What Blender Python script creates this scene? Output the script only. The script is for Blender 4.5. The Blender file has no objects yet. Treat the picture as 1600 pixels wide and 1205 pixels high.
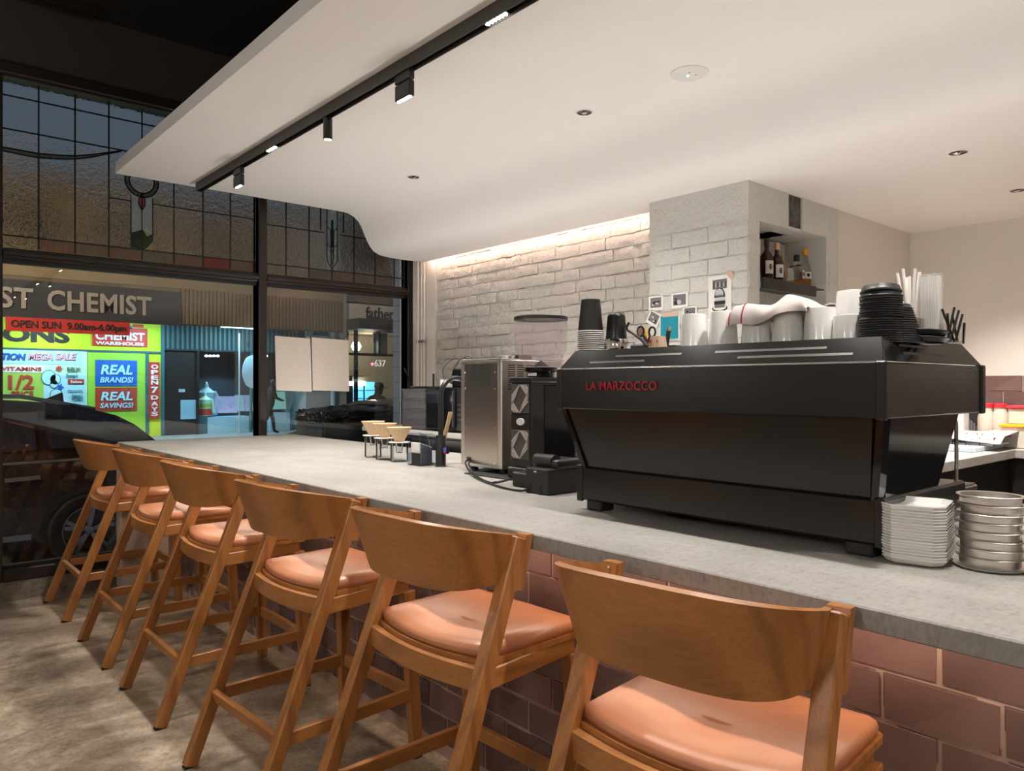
import bpy, bmesh, math, random
from mathutils import Vector, Matrix, noise
random.seed(7)
scene = bpy.context.scene
COL = scene.collection
PI = math.pi
# ------------------------------------------------------------------ camera
FPX = 1170.0
YAW = math.radians(40.97)          # camera looks between the bar axis (+Y) and the back wall (+X)
CAMH = 1.30
cam_d = bpy.data.cameras.new('camera')
cam_d.sensor_fit = 'HORIZONTAL'; cam_d.sensor_width = 36.0
cam_d.lens = 36.0 * FPX / 1600.0
cam_d.clip_start = 0.05; cam_d.clip_end = 200
cam = bpy.data.objects.new('camera', cam_d); COL.objects.link(cam)
cam.location = (0, 0, CAMH)
cam.rotation_euler = (PI/2, 0, -YAW)
scene.camera = cam
# ------------------------------------------------------------------ colour management
vs = scene.view_settings
vs.view_transform = 'Standard'; vs.look = 'None'; vs.gamma = 1.0; vs.exposure = 1.12
vs.use_curve_mapping = False
cy = scene.cycles
cy.caustics_reflective = False; cy.caustics_refractive = False
cy.max_bounces = 14; cy.diffuse_bounces = 6; cy.glossy_bounces = 5
cy.transmission_bounces = 12; cy.transparent_max_bounces = 16
cy.sample_clamp_indirect = 4.0
# ------------------------------------------------------------------ dusk sky
wd = bpy.data.worlds.new('dusk'); scene.world = wd; wd.use_nodes = True
wd.node_tree.nodes['Background'].inputs[0].default_value = (0.50, 0.62, 0.76, 1)
wd.node_tree.nodes['Background'].inputs[1].default_value = 0.085
# ------------------------------------------------------------------ light levels (used by the lamp builders below)
WARM = (1.0, 0.94, 0.885)
P_TRACK = 33.0      # a spot on the black track
P_LINE = 21.5       # a flush line of small lenses in the track
P_DOWN = 27.0       # a recessed downlight in the white ceiling
P_COVE = 19.0       # radiance of the strip in the cove above the brick wall
P_FILL_CAN = 16.0       # added ceiling cans out of view, fill light for the room
P_VERANDAH = 34.0  # tubes under the verandah across the road
P_STREET = 850.0
P_UNDER = 4.6       # warm strip under the overhang of the worktop
P_UPFILL = 13.0        # added uplight strip hidden behind the worktop, brightens the ceiling
P_FILL_GLOBE = 76.0       # added globe lamps out of view on the left, fill light

def add_light(name, kind, loc, power, color=WARM, target=None, size=0.05, spot=None, blend=0.5, parent=None, size_y=None):
    d = bpy.data.lights.new(name, kind); d.energy = power; d.color = color
    if kind == 'AREA':
        d.size = size
        if size_y: d.shape = 'RECTANGLE'; d.size_y = size_y
    else: d.shadow_soft_size = size
    if kind == 'SPOT': d.spot_size = math.radians(spot); d.spot_blend = blend
    o = bpy.data.objects.new(name, d); COL.objects.link(o); o.location = loc
    if target is not None:
        o.rotation_euler = (Vector(target) - Vector(loc)).to_track_quat('-Z', 'Y').to_euler()
    return o

# ------------------------------------------------------------------ ray helper: a pixel of the photograph at a known plane
S_, C_ = math.sin(YAW), math.cos(YAW)
def at(x, y, X=None, Y=None, Z=None):
    u = (x-800)/FPX; v = (602.5-y)/FPX
    r = (S_+C_*u, C_-S_*u, v)
    t = X/r[0] if X is not None else (Y/r[1] if Y is not None else (Z-CAMH)/r[2])
    return Vector((t*r[0], t*r[1], CAMH+t*r[2]))

# ------------------------------------------------------------------ materials
MATS = {}
class NT:
    def __init__(s, name):
        s.m = bpy.data.materials.new(name); s.m.use_nodes = True
        s.t = s.m.node_tree; s.n = s.t.nodes; s.l = s.t.links
        s.p = s.n['Principled BSDF']; s.out = s.n['Material Output']
        MATS[name] = s.m
    def node(s, kind, **kw):
        nd = s.n.new(kind)
        for k, v in kw.items():
            if k in nd.inputs.keys() if hasattr(nd.inputs, 'keys') else False: nd.inputs[k].default_value = v
            else: setattr(nd, k, v)
        return nd
    def coords(s, scale=(1,1,1), kind='Object', rot=(0,0,0)):
        tc = s.node('ShaderNodeTexCoord'); mp = s.node('ShaderNodeMapping')
        mp.inputs['Scale'].default_value = scale; mp.inputs['Rotation'].default_value = rot
        s.l.new(tc.outputs[kind], mp.inputs[0]); return mp.outputs[0]
    def noise(s, vec, scale, detail=4, rough=.55, dist=0):
        n = s.node('ShaderNodeTexNoise'); n.inputs['Scale'].default_value = scale
        n.inputs['Detail'].default_value = detail; n.inputs['Roughness'].default_value = rough
        n.inputs['Distortion'].default_value = dist
        s.l.new(vec, n.inputs['Vector']); return n.outputs['Fac']
    def ramp(s, fac, stops):
        r = s.node('ShaderNodeValToRGB'); e = r.color_ramp.elements
        while len(e) > 1: e.remove(e[-1])
        e[0].position = stops[0][0]; e[0].color = (*stops[0][1], 1)
        for p, c in stops[1:]:
            k = e.new(p); k.color = (*c, 1)
        s.l.new(fac, r.inputs[0]); return r.outputs['Color']
    def bump(s, h, strength=.3, dist=.01, prev=None):
        b = s.node('ShaderNodeBump'); b.inputs['Strength'].default_value = strength
        b.inputs['Distance'].default_value = dist
        s.l.new(h, b.inputs['Height'])
        if prev: s.l.new(prev, b.inputs['Normal'])
        s.l.new(b.outputs[0], s.p.inputs['Normal']); return b.outputs[0]
    def color(s, sock): s.l.new(sock, s.p.inputs['Base Color'])
    def mix(s, a, b, fac, mode='MIX'):
        m = s.node('ShaderNodeMix'); m.data_type = 'RGBA'; m.blend_type = mode
        for sock, v in ((m.inputs[0], fac), (m.inputs[6], a), (m.inputs[7], b)):
            if isinstance(v, bpy.types.NodeSocket): s.l.new(v, sock)
            else: sock.default_value = v if isinstance(v, float) else (*v, 1)
        return m.outputs[2]

def mat(name, col, rough=.5, metal=0.0, coat=0.0, trans=0.0, ior=1.45, emit=None, es=0.0, spec=None, alpha=None, coat_rough=.1):
    if name in MATS: return MATS[name]
    s = NT(name); p = s.p.inputs
    p['Base Color'].default_value = (*col, 1); p['Roughness'].default_value = rough; p['Metallic'].default_value = metal
    p['Coat Weight'].default_value = coat; p['Coat Roughness'].default_value = coat_rough
    p['Transmission Weight'].default_value = trans; p['IOR'].default_value = ior
    if spec is not None: p['Specular IOR Level'].default_value = spec
    if emit: p['Emission Color'].default_value = (*emit, 1); p['Emission Strength'].default_value = es
    return s.m

def wood(name, scale, dark=(.24, .088, .022), light=(.43, .178, .048)):
    s = NT(name)
    v = s.coords(scale)
    inf = s.node('ShaderNodeObjectInfo')
    va = s.node('ShaderNodeVectorMath', operation='ADD'); s.l.new(v, va.inputs[0])
    sc = s.node('ShaderNodeVectorMath', operation='SCALE'); s.l.new(inf.outputs['Location'], sc.inputs[0]); sc.inputs['Scale'].default_value = 9.3
    s.l.new(sc.outputs[0], va.inputs[1]); v = va.outputs[0]
    n1 = s.noise(v, 1.6, 3, .5, .7)
    w = s.node('ShaderNodeTexWave'); w.wave_type = 'RINGS'; w.rings_direction = 'SPHERICAL'
    w.inputs['Scale'].default_value = .55; w.inputs['Distortion'].default_value = 5.0; w.inputs['Detail'].default_value = 2.5
    w.inputs['Detail Scale'].default_value = .8
    s.l.new(v, w.inputs['Vector'])
    fine = s.noise(v, 14, 3, .6)
    c1 = s.ramp(w.outputs['Fac'], [(0, dark), (.45, light), (1, light)])
    c2 = s.ramp(n1, [(.3, tuple(a*.8 for a in light)), (.7, tuple(min(1, a*1.12) for a in light))])
    c = s.mix(c2, c1, .52)
    c3 = s.ramp(fine, [(.35, (.84, .82, .80)), (.6, (1, 1, 1))])
    s.color(s.mix(c, c3, 1.0, 'MULTIPLY'))
    s.p.inputs['Roughness'].default_value = .42
    s.p.inputs['Coat Weight'].default_value = .18; s.p.inputs['Coat Roughness'].default_value = .3
    s.bump(fine, .06, .002)
    return s.m
wood('oak_upright', (16, 16, 1.3)); wood('oak_across', (14, 1.5, 9)); wood('oak_along', (1.6, 16, 16))

s = NT('tan_leather'); v = s.coords((1, 1, 1))
n = s.noise(v, 5, 3, .5, .3); f = s.noise(v, 160, 2, .5)
s.color(s.ramp(n, [(.3, (.46, .175, .082)), (.7, (.56, .235, .115))]))
s.p.inputs['Roughness'].default_value = .36; s.p.inputs['Coat Weight'].default_value = .15; s.p.inputs['Coat Roughness'].default_value = .35
cr = s.node('ShaderNodeTexVoronoi'); cr.feature = 'DISTANCE_TO_EDGE'; cr.inputs['Scale'].default_value = 5.5
vv = s.node('ShaderNodeVectorMath', operation='ADD'); nv = s.node('ShaderNodeTexNoise'); nv.inputs['Scale'].default_value = 5
s.l.new(v, nv.inputs['Vector']); s.l.new(v, vv.inputs[0]); s.l.new(nv.outputs['Color'], vv.inputs[1]); s.l.new(vv.outputs[0], cr.inputs['Vector'])
e = s.ramp(cr.outputs['Distance'], [(0, (0, 0, 0)), (.05, (1, 1, 1))])
mk = s.ramp(s.noise(v, 6, 2), [(.60, (1, 1, 1)), (.68, (0, 0, 0))])
b1 = s.bump(s.mix(e, (1., 1., 1.), mk), .22, .003); s.bump(f, .06, .001, b1)

s = NT('grey_stone'); v = s.coords((1, 1, 1)); vl = s.coords((9, .9, 9)); vs2 = s.coords((6, 28, 6))
n = s.noise(v, 2.6, 6, .62, .4); st = s.noise(vs2, 6, 4, .6); sp = s.noise(v, 70, 3, .7); cl = s.noise(vl, 2.2, 3)
c = s.ramp(n, [(.3, (.30, .285, .26)), (.7, (.40, .385, .355))])
c = s.mix(c, s.ramp(sp, [(.32, (.78, .77, .76)), (.5, (1, 1, 1))]), 1.0, 'MULTIPLY')
c = s.mix(c, s.ramp(st, [(.36, (.86, .86, .86)), (.55, (1, 1, 1))]), .8, 'MULTIPLY')
s.color(s.mix(c, s.ramp(cl, [(.3, (.93, .93, .92)), (.7, (1.05, 1.05, 1.05))]), 1.0, 'MULTIPLY'))
s.p.inputs['Roughness'].default_value = .5; s.bump(sp, .05, .002)

s = NT('floor_concrete'); v = s.coords((1, 1, 1)); vl = s.coords((1.0, 1.55, 1), rot=(0, 0, .25))
n = s.noise(vl, 1.3, 10, .70, .9); m2 = s.noise(v, 3.4, 7, .68, .8); sp = s.noise(v, 60, 4, .75)
c = s.ramp(n, [(.28, (.15, .110, .076)), (.46, (.29, .225, .158)), (.60, (.46, .375, .28)), (.8, (.28, .21, .144))])
c = s.mix(c, s.ramp(m2, [(.36, (.55, .52, .49)), (.6, (1.1, 1.1, 1.1))]), .7, 'MULTIPLY')
c = s.mix(c, s.ramp(s.noise(v, 17, 5, .7), [(.34, (.62, .60, .57)), (.56, (1.06, 1.06, 1.06))]), .75, 'MULTIPLY')
s.color(s.mix(c, s.ramp(sp, [(.3, (.66, .64, .62)), (.55, (1.05, 1.05, 1.05))]), .9, 'MULTIPLY'))
s.l.new(s.ramp(m2, [(.3, (.30, .30, .30)), (.7, (.6, .6, .6))]), s.p.inputs['Roughness']); s.bump(sp, .18, .004)

s = NT('kerb_concrete'); v = s.coords((1, 1, 1)); n = s.noise(v, 16, 8, .75)
s.color(s.ramp(n, [(.3, (.10, .08, .06)), (.6, (.30, .25, .19))])); s.p.inputs['Roughness'].default_value = .9; s.bump(n, 1.0, .03)

s = NT('mauve_tile'); v = s.coords((1, 1, 1)); n = s.noise(v, 4, 3, .5, .3)
inf = s.node('ShaderNodeObjectInfo')
c = s.ramp(n, [(.25, (.125, .077, .070)), (.6, (.178, .112, .101)), (.85, (.215, .142, .130))])
s.color(s.mix(c, s.ramp(inf.outputs['Random'], [(0, (.80, .78, .80)), (1, (1.14, 1.08, 1.06))]), 1.0, 'MULTIPLY'))
s.l.new(s.ramp(n, [(.3, (.22, .22, .22)), (.8, (.36, .36, .36))]), s.p.inputs['Roughness'])
s.bump(s.noise(v, 6, 2), .10, .004)
mat('grout', (.42, .29, .24), .85)

def painted(name, c0, c1, big, bs, fine, fs, rough=.75):
    s = NT(name); v = s.coords((1, 1, 1)); inf = s.node('ShaderNodeObjectInfo')
    va = s.node('ShaderNodeVectorMath', operation='ADD'); s.l.new(v, va.inputs[0]); s.l.new(inf.outputs['Location'], va.inputs[1]); v = va.outputs[0]
    n = s.noise(v, big, 6, .65, .5); f = s.noise(v, fine, 6, .7)
    s.color(s.ramp(n, [(.3, c0), (.7, c1)])); s.p.inputs['Roughness'].default_value = rough
    b = s.bump(n, bs, .04); s.bump(f, fs, .012, b); return s.m
painted('rough_brick_paint', (.64, .61, .565), (.70, .67, .62), 20, .55, 70, .6, .6)
painted('smooth_brick_paint', (.64, .635, .59), (.69, .68, .635), 12, .55, 50, .8, .6)
painted('rough_mortar_paint', (.62, .595, .55), (.69, .66, .61), 20, .6, 70, .6, .6)
painted('bare_mortar', (.07, .066, .06), (.20, .19, .17), 22, 1.0, 70, .9, .95)
painted('plaster', (.68, .65, .595), (.71, .68, .62), 2, .02, 90, .02, .8)
painted('ceiling_paint', (.80, .775, .75), (.82, .795, .77), 1.2, .01, 120, .015, .85)
painted('cream_panel', (.62, .50, .41), (.68, .56, .46), 6, .1, 80, .1, .8)
mat('dark_ceiling', (.012, .010, .010), .9)
mat('dark_wall', (.05, .042, .038), .9)
mat('frame_brown', (.022, .015, .012), .38)
mat('frame_black', (.010, .009, .009), .4)
mat('lead', (.02, .02, .022), .5, .5)
mat('black_satin', (.013, .012, .0115), .34)
mat('black_gloss', (.008, .008, .009), .07)
mat('black_panel', (.0075, .0068, .0064), .30, 0, .2, coat_rough=.25)
mat('black_rail', (.006, .006, .006), .16, spec=.35)
mat('black_plastic', (.016, .016, .017), .42)
mat('dark_plastic', (.03, .03, .032), .5)
mat('track_grey', (.045, .040, .037), .5)
mat('steel', (.60, .57, .53), .27, 1.0)
mat('brushed_steel', (.72, .68, .63), .36, 1.0)
mat('chrome', (.78, .77, .75), .08, 1.0)
mat('porcelain', (.80, .795, .77), .14, 0, .3)
mat('white_plastic', (.74, .73, .71), .4)
mat('white_paper', (.78, .755, .72), .8)
mat('wall_sheet', (.66, .585, .515), .85)
mat('filter_paper', (.76, .56, .36), .8)
mat('kraft_paper', (.52, .36, .25), .8)
mat('red_paint', (.42, .012, .035), .35, emit=(.5, .01, .05), es=.0)
mat('red_cloth', (.32, .015, .03), .9)
mat('red_plastic', (.62, .03, .05), .4)
mat('yellow_plastic', (.80, .42, .02), .4)
mat('teal_card', (.01, .25, .33), .7)
mat('blue_dot', (.03, .09, .55), .3)
mat('tan_stick', (.62, .42, .24), .6)
mat('copper', (.45, .2, .1), .3, 1.0)
mat('screen_black', (.006, .007, .009), .06)
mat('rubber', (.012, .012, .012), .8)
mat('grey_print', (.16, .16, .165), .8); mat('dark_print', (.02, .02, .022), .8); mat('light_print', (.5, .5, .5), .8)
mat('pink_tape', (.62, .40, .32), .7)
mat('pattern_grey', (.33, .30, .28), .45); mat('pattern_dark', (.05, .045, .042), .45)
mat('pale_blue_board', (.60, .68, .76), .4)
mat('straw_paper', (.80, .77, .72), .7)
mat('lamp_lens', (1, 1, 1), .4, emit=(1, .95, .88), es=22)
mat('green_led', (.1, .9, .4), .4, emit=(.15, 1, .45), es=3)
def glassy(name, col=(1,1,1), rough=0.0, ior=1.45):
    if name in MATS: return MATS[name]
    s = NT(name); g = s.p.inputs
    g['Base Color'].default_value = (*col, 1); g['Roughness'].default_value = rough
    g['Transmission Weight'].default_value = 1.0; g['IOR'].default_value = ior
    return s.m
glassy('clear_glass', (.97, .98, .98)); glassy('clear_acrylic', (.93, .94, .97), .02, 1.40); glassy('smoke_acrylic', (.62, .66, .74), .03, 1.40)
glassy('window_glass', (.93, .96, .98), 0, 1.45)
glassy('brown_glass', (.10, .03, .012), .02); mat('frosted_plastic', (.60, .56, .47), .35)
def thin_clear(name, tint, opacity=.12, rough=.05):
    s = NT(name); tr = s.node('ShaderNodeBsdfTransparent'); tr.inputs[0].default_value = (*tint, 1)
    mx = s.node('ShaderNodeMixShader'); mx.inputs[0].default_value = opacity
    s.p.inputs['Roughness'].default_value = rough; s.p.inputs['Base Color'].default_value = (.75, .72, .74, 1)
    s.l.new(tr.outputs[0], mx.inputs[1]); s.l.new(s.p.outputs[0], mx.inputs[2]); s.l.new(mx.outputs[0], s.out.inputs[0]); return s.m
thin_clear('amber_liquid', (.96, .66, .22), .35, .1); MATS['amber_liquid'].node_tree.nodes['Principled BSDF'].inputs['Base Color'].default_value = (.62, .30, .04, 1)
thin_clear('hopper_plastic', (.95, .92, .93), .10); thin_clear('box_plastic', (.55, .53, .54), .30, .2)
MATS['box_plastic'].node_tree.nodes['Principled BSDF'].inputs['Base Color'].default_value = (.30, .29, .30, 1); thin_clear('wrap_plastic', (.95, .95, .95), .18, .15)
def leaded(name, col, bump=.45, scale=48, rough=.06, streak=None):
    s = NT(name); g = s.p.inputs
    g['Base Color'].default_value = (*col, 1); g['Roughness'].default_value = rough
    g['Transmission Weight'].default_value = 1.0; g['IOR'].default_value = 1.35
    v = s.coords(streak or (1, 1, 1), 'Object')
    s.bump(s.noise(v, scale, 2, .5), bump, .012); return s.m
leaded('hammered_glass', (.82, .84, .86)); leaded('ripple_glass', (.74, .78, .82), .4, 40); leaded('garland_glass', (.30, .29, .25), .4, 40)
leaded('milky_glass', (.72, .82, .90), .8, 60, .3); leaded('red_glass', (.55, .10, .09), .5, 40, .2); leaded('green_glass', (.05, .12, .04), .5, 40, .25)
leaded('pink_glass', (.62, .45, .42), .6, 8, .2, (8, 1, 1)); leaded('reeded_glass', (.62, .60, .58), .8, 10, .15, (8, 1, 1)); leaded('rose_glass', (.75, .16, .16), .6, 8, .25, (8, 1, 1))
M = lambda k: MATS[k]

# ------------------------------------------------------------------ mesh builder
class MB:
    def __init__(s): s.bm = bmesh.new()
    def _new(s, verts, faces, T=None):
        vs_ = [s.bm.verts.new(T @ Vector(v) if T else Vector(v)) for v in verts]
        for f in faces:
            try: s.bm.faces.new([vs_[i] for i in f])
            except ValueError: pass
        return vs_
    def box(s, x0, x1, y0, y1, z0, z1, bev=0, T=None, seg=1):
        v = [(x, y, z) for x in (x0, x1) for y in (y0, y1) for z in (z0, z1)]
        vs_ = s._new(v, [(0,1,3,2),(4,6,7,5),(0,4,5,1),(2,3,7,6),(0,2,6,4),(1,5,7,3)], T)
        if bev:
            es = {e for q in vs_ for e in q.link_edges}
            bmesh.ops.bevel(s.bm, geom=list(es), offset=bev, segments=seg, affect='EDGES', profile=.5)
        return s
    def bar(s, p0, p1, w, d, side=(0, 1, 0), w1=None, d1=None, bev=0):
        p0, p1 = Vector(p0), Vector(p1); a = (p1-p0).normalized()
        sd = Vector(side); sd = (sd - a*sd.dot(a)).normalized(); up = a.cross(sd)
        w1 = w if w1 is None else w1; d1 = d if d1 is None else d1
        v = []
        for p, ww, dd in ((p0, w, d), (p1, w1, d1)):
            for i, j in ((-1,-1),(1,-1),(1,1),(-1,1)): v.append(p + sd*i*ww/2 + up*j*dd/2)
        vs_ = s._new(v, [(3,2,1,0),(4,5,6,7),(0,1,5,4),(1,2,6,5),(2,3,7,6),(3,0,4,7)])
        if bev:
            es = {e for q in vs_ for e in q.link_edges}
            bmesh.ops.bevel(s.bm, geom=list(es), offset=bev, segments=1, affect='EDGES')
        return s
    def hexa(s, v8):   # bottom 4 then top 4
        s._new(v8, [(3,2,1,0),(4,5,6,7),(0,1,5,4),(1,2,6,5),(2,3,7,6),(3,0,4,7)]); return s
    def lathe(s, prof, n=24, T=None, closed=False):
        rows = []
        for r, z in prof:
            if r < 1e-6: rows.append([s.bm.verts.new(T @ Vector((0,0,z)) if T else Vector((0,0,z)))])
            else:
                rows.append([s.bm.verts.new((T @ Vector((r*math.cos(2*PI*i/n), r*math.sin(2*PI*i/n), z))) if T else Vector((r*math.cos(2*PI*i/n), r*math.sin(2*PI*i/n), z))) for i in range(n)])
        if closed: rows.append(rows[0])
        for a, b in zip(rows, rows[1:]):
            for i in range(n):
                j = (i+1) % n
                f = [a[i % len(a)], a[j % len(a)], b[j % len(b)], b[i % len(b)]]
                u = []
                for q in f:
                    if q not in u: u.append(q)
                if len(u) >= 3:
                    try: s.bm.faces.new(u)
                    except ValueError: pass
        return s
    def cyl(s, p0, p1, r0, r1=None, n=16):
        p0, p1 = Vector(p0), Vector(p1); r1 = r0 if r1 is None else r1
        T = Matrix.Translation(p0) @ (p1-p0).to_track_quat('Z', 'Y').to_matrix().to_4x4()
        L = (p1-p0).length
        return s.lathe([(0, 0), (r0, 0), (r1, L), (0, L)], n, T)
    def tube(s, pts, r, n=8, caps=True):
        pts = [Vector(p) for p in pts]; rings = []; up = None
        for i, p in enumerate(pts):
            d = (pts[min(i+1, len(pts)-1)] - pts[max(i-1, 0)]).normalized()
            if up is None: up = d.orthogonal().normalized()
            up = (up - d*up.dot(d)); up = up.normalized() if up.length > 1e-6 else d.orthogonal().normalized()
            b = d.cross(up); rr = r[i] if isinstance(r, (list, tuple)) else r
            rings.append([s.bm.verts.new(p + up*rr*math.cos(2*PI*k/n) + b*rr*math.sin(2*PI*k/n)) for k in range(n)])
        for a, b in zip(rings, rings[1:]):
            for k in range(n): s.bm.faces.new((a[k], a[(k+1) % n], b[(k+1) % n], b[k]))
        if caps: s.bm.faces.new(rings[0][::-1]); s.bm.faces.new(rings[-1])
        return s
    def prism(s, poly, axis, a, b, T=None):
        def P(q, t): return {'x': (t, q[0], q[1]), 'y': (q[0], t, q[1]), 'z': (q[0], q[1], t)}[axis]
        n = len(poly)
        s._new([P(q, a) for q in poly] + [P(q, b) for q in poly],
               [tuple(range(n))[::-1], tuple(range(n, 2*n))] + [(i, (i+1) % n, n+(i+1) % n, n+i) for i in range(n)], T)
        return s
    def sheet(s, nu, nv, fn, thick=0.0, T=None):
        top = [[fn(i/nu, j/nv) for j in range(nv+1)] for i in range(nu+1)]
        top = [[Vector(p) for p in r] for r in top]
        def nrm(i, j):
            du = top[min(i+1, nu)][j] - top[max(i-1, 0)][j]; dv = top[i][min(j+1, nv)] - top[i][max(j-1, 0)]
            c = du.cross(dv); return c.normalized() if c.length > 1e-12 else Vector((0, 0, 1))
        A = [[s.bm.verts.new(T @ top[i][j] if T else top[i][j]) for j in range(nv+1)] for i in range(nu+1)]
        for i in range(nu):
            for j in range(nv): s.bm.faces.new((A[i][j], A[i+1][j], A[i+1][j+1], A[i][j+1]))
        if thick:
            B = []
            for i in range(nu+1):
                B.append([s.bm.verts.new((T @ (top[i][j]-nrm(i, j)*thick)) if T else top[i][j]-nrm(i, j)*thick) for j in range(nv+1)])
            for i in range(nu):
                for j in range(nv): s.bm.faces.new((B[i][j+1], B[i+1][j+1], B[i+1][j], B[i][j]))
            for i in range(nu):
                s.bm.faces.new((A[i+1][0], A[i][0], B[i][0], B[i+1][0])); s.bm.faces.new((A[i][nv], A[i+1][nv], B[i+1][nv], B[i][nv]))
            for j in range(nv):
                s.bm.faces.new((A[0][j], A[0][j+1], B[0][j+1], B[0][j])); s.bm.faces.new((A[nu][j+1], A[nu][j], B[nu][j], B[nu][j+1]))
        return s
    def mesh(s, name, material, angle=35):
        bmesh.ops.recalc_face_normals(s.bm, faces=s.bm.faces[:])
        me = bpy.data.meshes.new(name); s.bm.to_mesh(me); s.bm.free()
        me.materials.append(M(material))
        if angle:
            for p in me.polygons: p.use_smooth = True
            me.set_sharp_from_angle(angle=math.radians(angle))
        return me
    def build(s, name, material, parent=None, loc=(0, 0, 0), rot=(0, 0, 0), local=False, angle=35):
        loc = Vector(loc)
        if parent is not None and not local:
            r = parent; off = Vector((0, 0, 0))
            while r is not None: off += r.location; r = r.parent
            bmesh.ops.translate(s.bm, verts=s.bm.verts[:], vec=-off)
        elif parent is None and not local:
            xs = [v.co for v in s.bm.verts]
            c = Vector(((min(v.x for v in xs)+max(v.x for v in xs))/2, (min(v.y for v in xs)+max(v.y for v in xs))/2, min(v.z for v in xs)))
            bmesh.ops.translate(s.bm, verts=s.bm.verts[:], vec=-c); loc = loc + c
        return link(name, s.mesh(name, material, angle), parent, loc, rot)
def link(name, me, parent=None, loc=(0, 0, 0), rot=(0, 0, 0)):
    o = bpy.data.objects.new(name, me); COL.objects.link(o)
    o.parent = parent; o.location = loc; o.rotation_euler = rot
    return o
def tag(o, label=None, cat=None, group=None, kind=None):
    if label: o['label'] = label
    if cat: o['category'] = cat
    if group: o['group'] = group
    if kind: o['kind'] = kind
    return o
def thing(name, label, cat, loc=(0, 0, 0), rz=0.0, group=None):
    o = bpy.data.objects.new(name, None); COL.objects.link(o); o.empty_display_size = .1
    o.location = loc; o.rotation_euler = (0, 0, rz)
    return tag(o, label, cat, group)
def struct(o): o['kind'] = 'structure'; return o
def copy_tree(o, parent=None):
    c = o.copy(); COL.objects.link(c); c.parent = parent
    for ch in o.children: copy_tree(ch, c)
    return c
def text(name, st, material, parent, O, xd, W, Hh, nd, depth=.004, shear=0.0, off=0.0, up=(0, 0, 1), spacing=1.0):
    """Raised lettering fitted to a W x H rectangle whose lower left corner is O."""
    cu = bpy.data.curves.new('t', 'FONT'); cu.body = st; cu.size = 1; cu.extrude = .05; cu.shear = shear; cu.offset = off
    cu.resolution_u = 3; cu.space_character = spacing
    ob = bpy.data.objects.new('t', cu); COL.objects.link(ob)
    dg = bpy.context.evaluated_depsgraph_get()
    me = bpy.data.meshes.new_from_object(ob.evaluated_get(dg)); bpy.data.objects.remove(ob); bpy.data.curves.remove(cu)
    xs = [v.co.x for v in me.vertices]; ys = [v.co.y for v in me.vertices]
    x0, x1, y0, y1 = min(xs), max(xs), min(ys), max(ys)
    O, xd, nd, up = Vector(O), Vector(xd), Vector(nd), Vector(up)
    off_ = Vector((0, 0, 0)); r = parent
    while r is not None: off_ += r.location; r = r.parent
    for v in me.vertices:
        v.co = O + xd*((v.co.x-x0)/(x1-x0)*W) + up*((v.co.y-y0)/(y1-y0)*Hh) + nd*((v.co.z+.05)/.1*depth) - off_
    me.name = name; me.materials.clear(); me.materials.append(M(material))
    return link(name, me, parent)
def lerp(a, b, t): return a + (b-a)*t
def thin_glass(name, tint, gl=1.0, rough=0.0, ior=1.5):
    MATS.pop(name, None)
    s = NT(name); tr = s.node('ShaderNodeBsdfTransparent'); tr.inputs[0].default_value = (*tint, 1)
    g = s.node('ShaderNodeBsdfGlossy'); g.inputs['Roughness'].default_value = rough; g.inputs[0].default_value = (gl, gl, gl, 1)
    fr = s.node('ShaderNodeFresnel'); fr.inputs[0].default_value = ior
    mx = s.node('ShaderNodeMixShader'); s.l.new(fr.outputs[0], mx.inputs[0])
    s.l.new(tr.outputs[0], mx.inputs[1]); s.l.new(g.outputs[0], mx.inputs[2]); s.l.new(mx.outputs[0], s.out.inputs[0]); return s.m
thin_glass('window_glass', (.95, .97, .98)); thin_glass('clear_glass', (.955, .96, .96), 1, 0, 1.22); thin_glass('clear_acrylic', (.92, .93, .95), 1, 0, 1.25); thin_glass('smoke_acrylic', (.76, .79, .85), 1.0, .04, 1.35)

mat('left_plaster', (.42, .39, .35), .85)
# ================================================================== THE ROOM
XW, YW = 3.60, 5.45            # brick wall plane, window plane
ZL, ZH = 2.326, 2.636          # low and high part of the white ceiling
struct(MB().box(-2.4, 5.6, -3.6, 5.40, -.12, 0).build('floor', 'floor_concrete'))
struct(MB().box(-2.4, 5.6, -3.6, 5.62, 3.66, 3.76).build('ceiling', 'dark_ceiling'))
struct(MB().box(-2.5, -2.4, -3.6, 5.6, -.1, 3.7).build('wall_left', 'left_plaster'))
struct(MB().box(-2.5, 5.6, -3.7, -3.6, -.1, 3.7).build('wall_back', 'plaster'))
struct(MB().box(5.34, 5.48, -3.6, 2.75, 0, 3.7).build('wall_right', 'plaster'))
# white canopy with an S-shaped underside, one continuous ceiling
prof = [(1.205, ZH), (2.00, ZH), (2.70, ZH), (2.78, 2.6355), (2.835, 2.631), (2.883, 2.613), (2.925, 2.582), (2.955, 2.540), (2.975, 2.495), (3.000, 2.443), (3.028, 2.398), (3.064, 2.362), (3.115, 2.340), (3.20, 2.330), (3.32, 2.327), (3.527, ZL),
        (3.527, 2.350), (3.40, 2.50), (3.40, 2.706), (1.205, 2.706)]
struct(MB().prism(prof, 'y', -3.58, 5.20).build('ceiling', 'ceiling_paint', angle=28))
struct(MB().box(3.5265, 5.36, -3.58, 2.06, ZL, 2.42).build('ceiling', 'ceiling_paint'))
struct(MB().box(3.40, 5.36, -3.58, 5.45, 2.70, 2.74).build('ceiling', 'dark_ceiling'))
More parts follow.
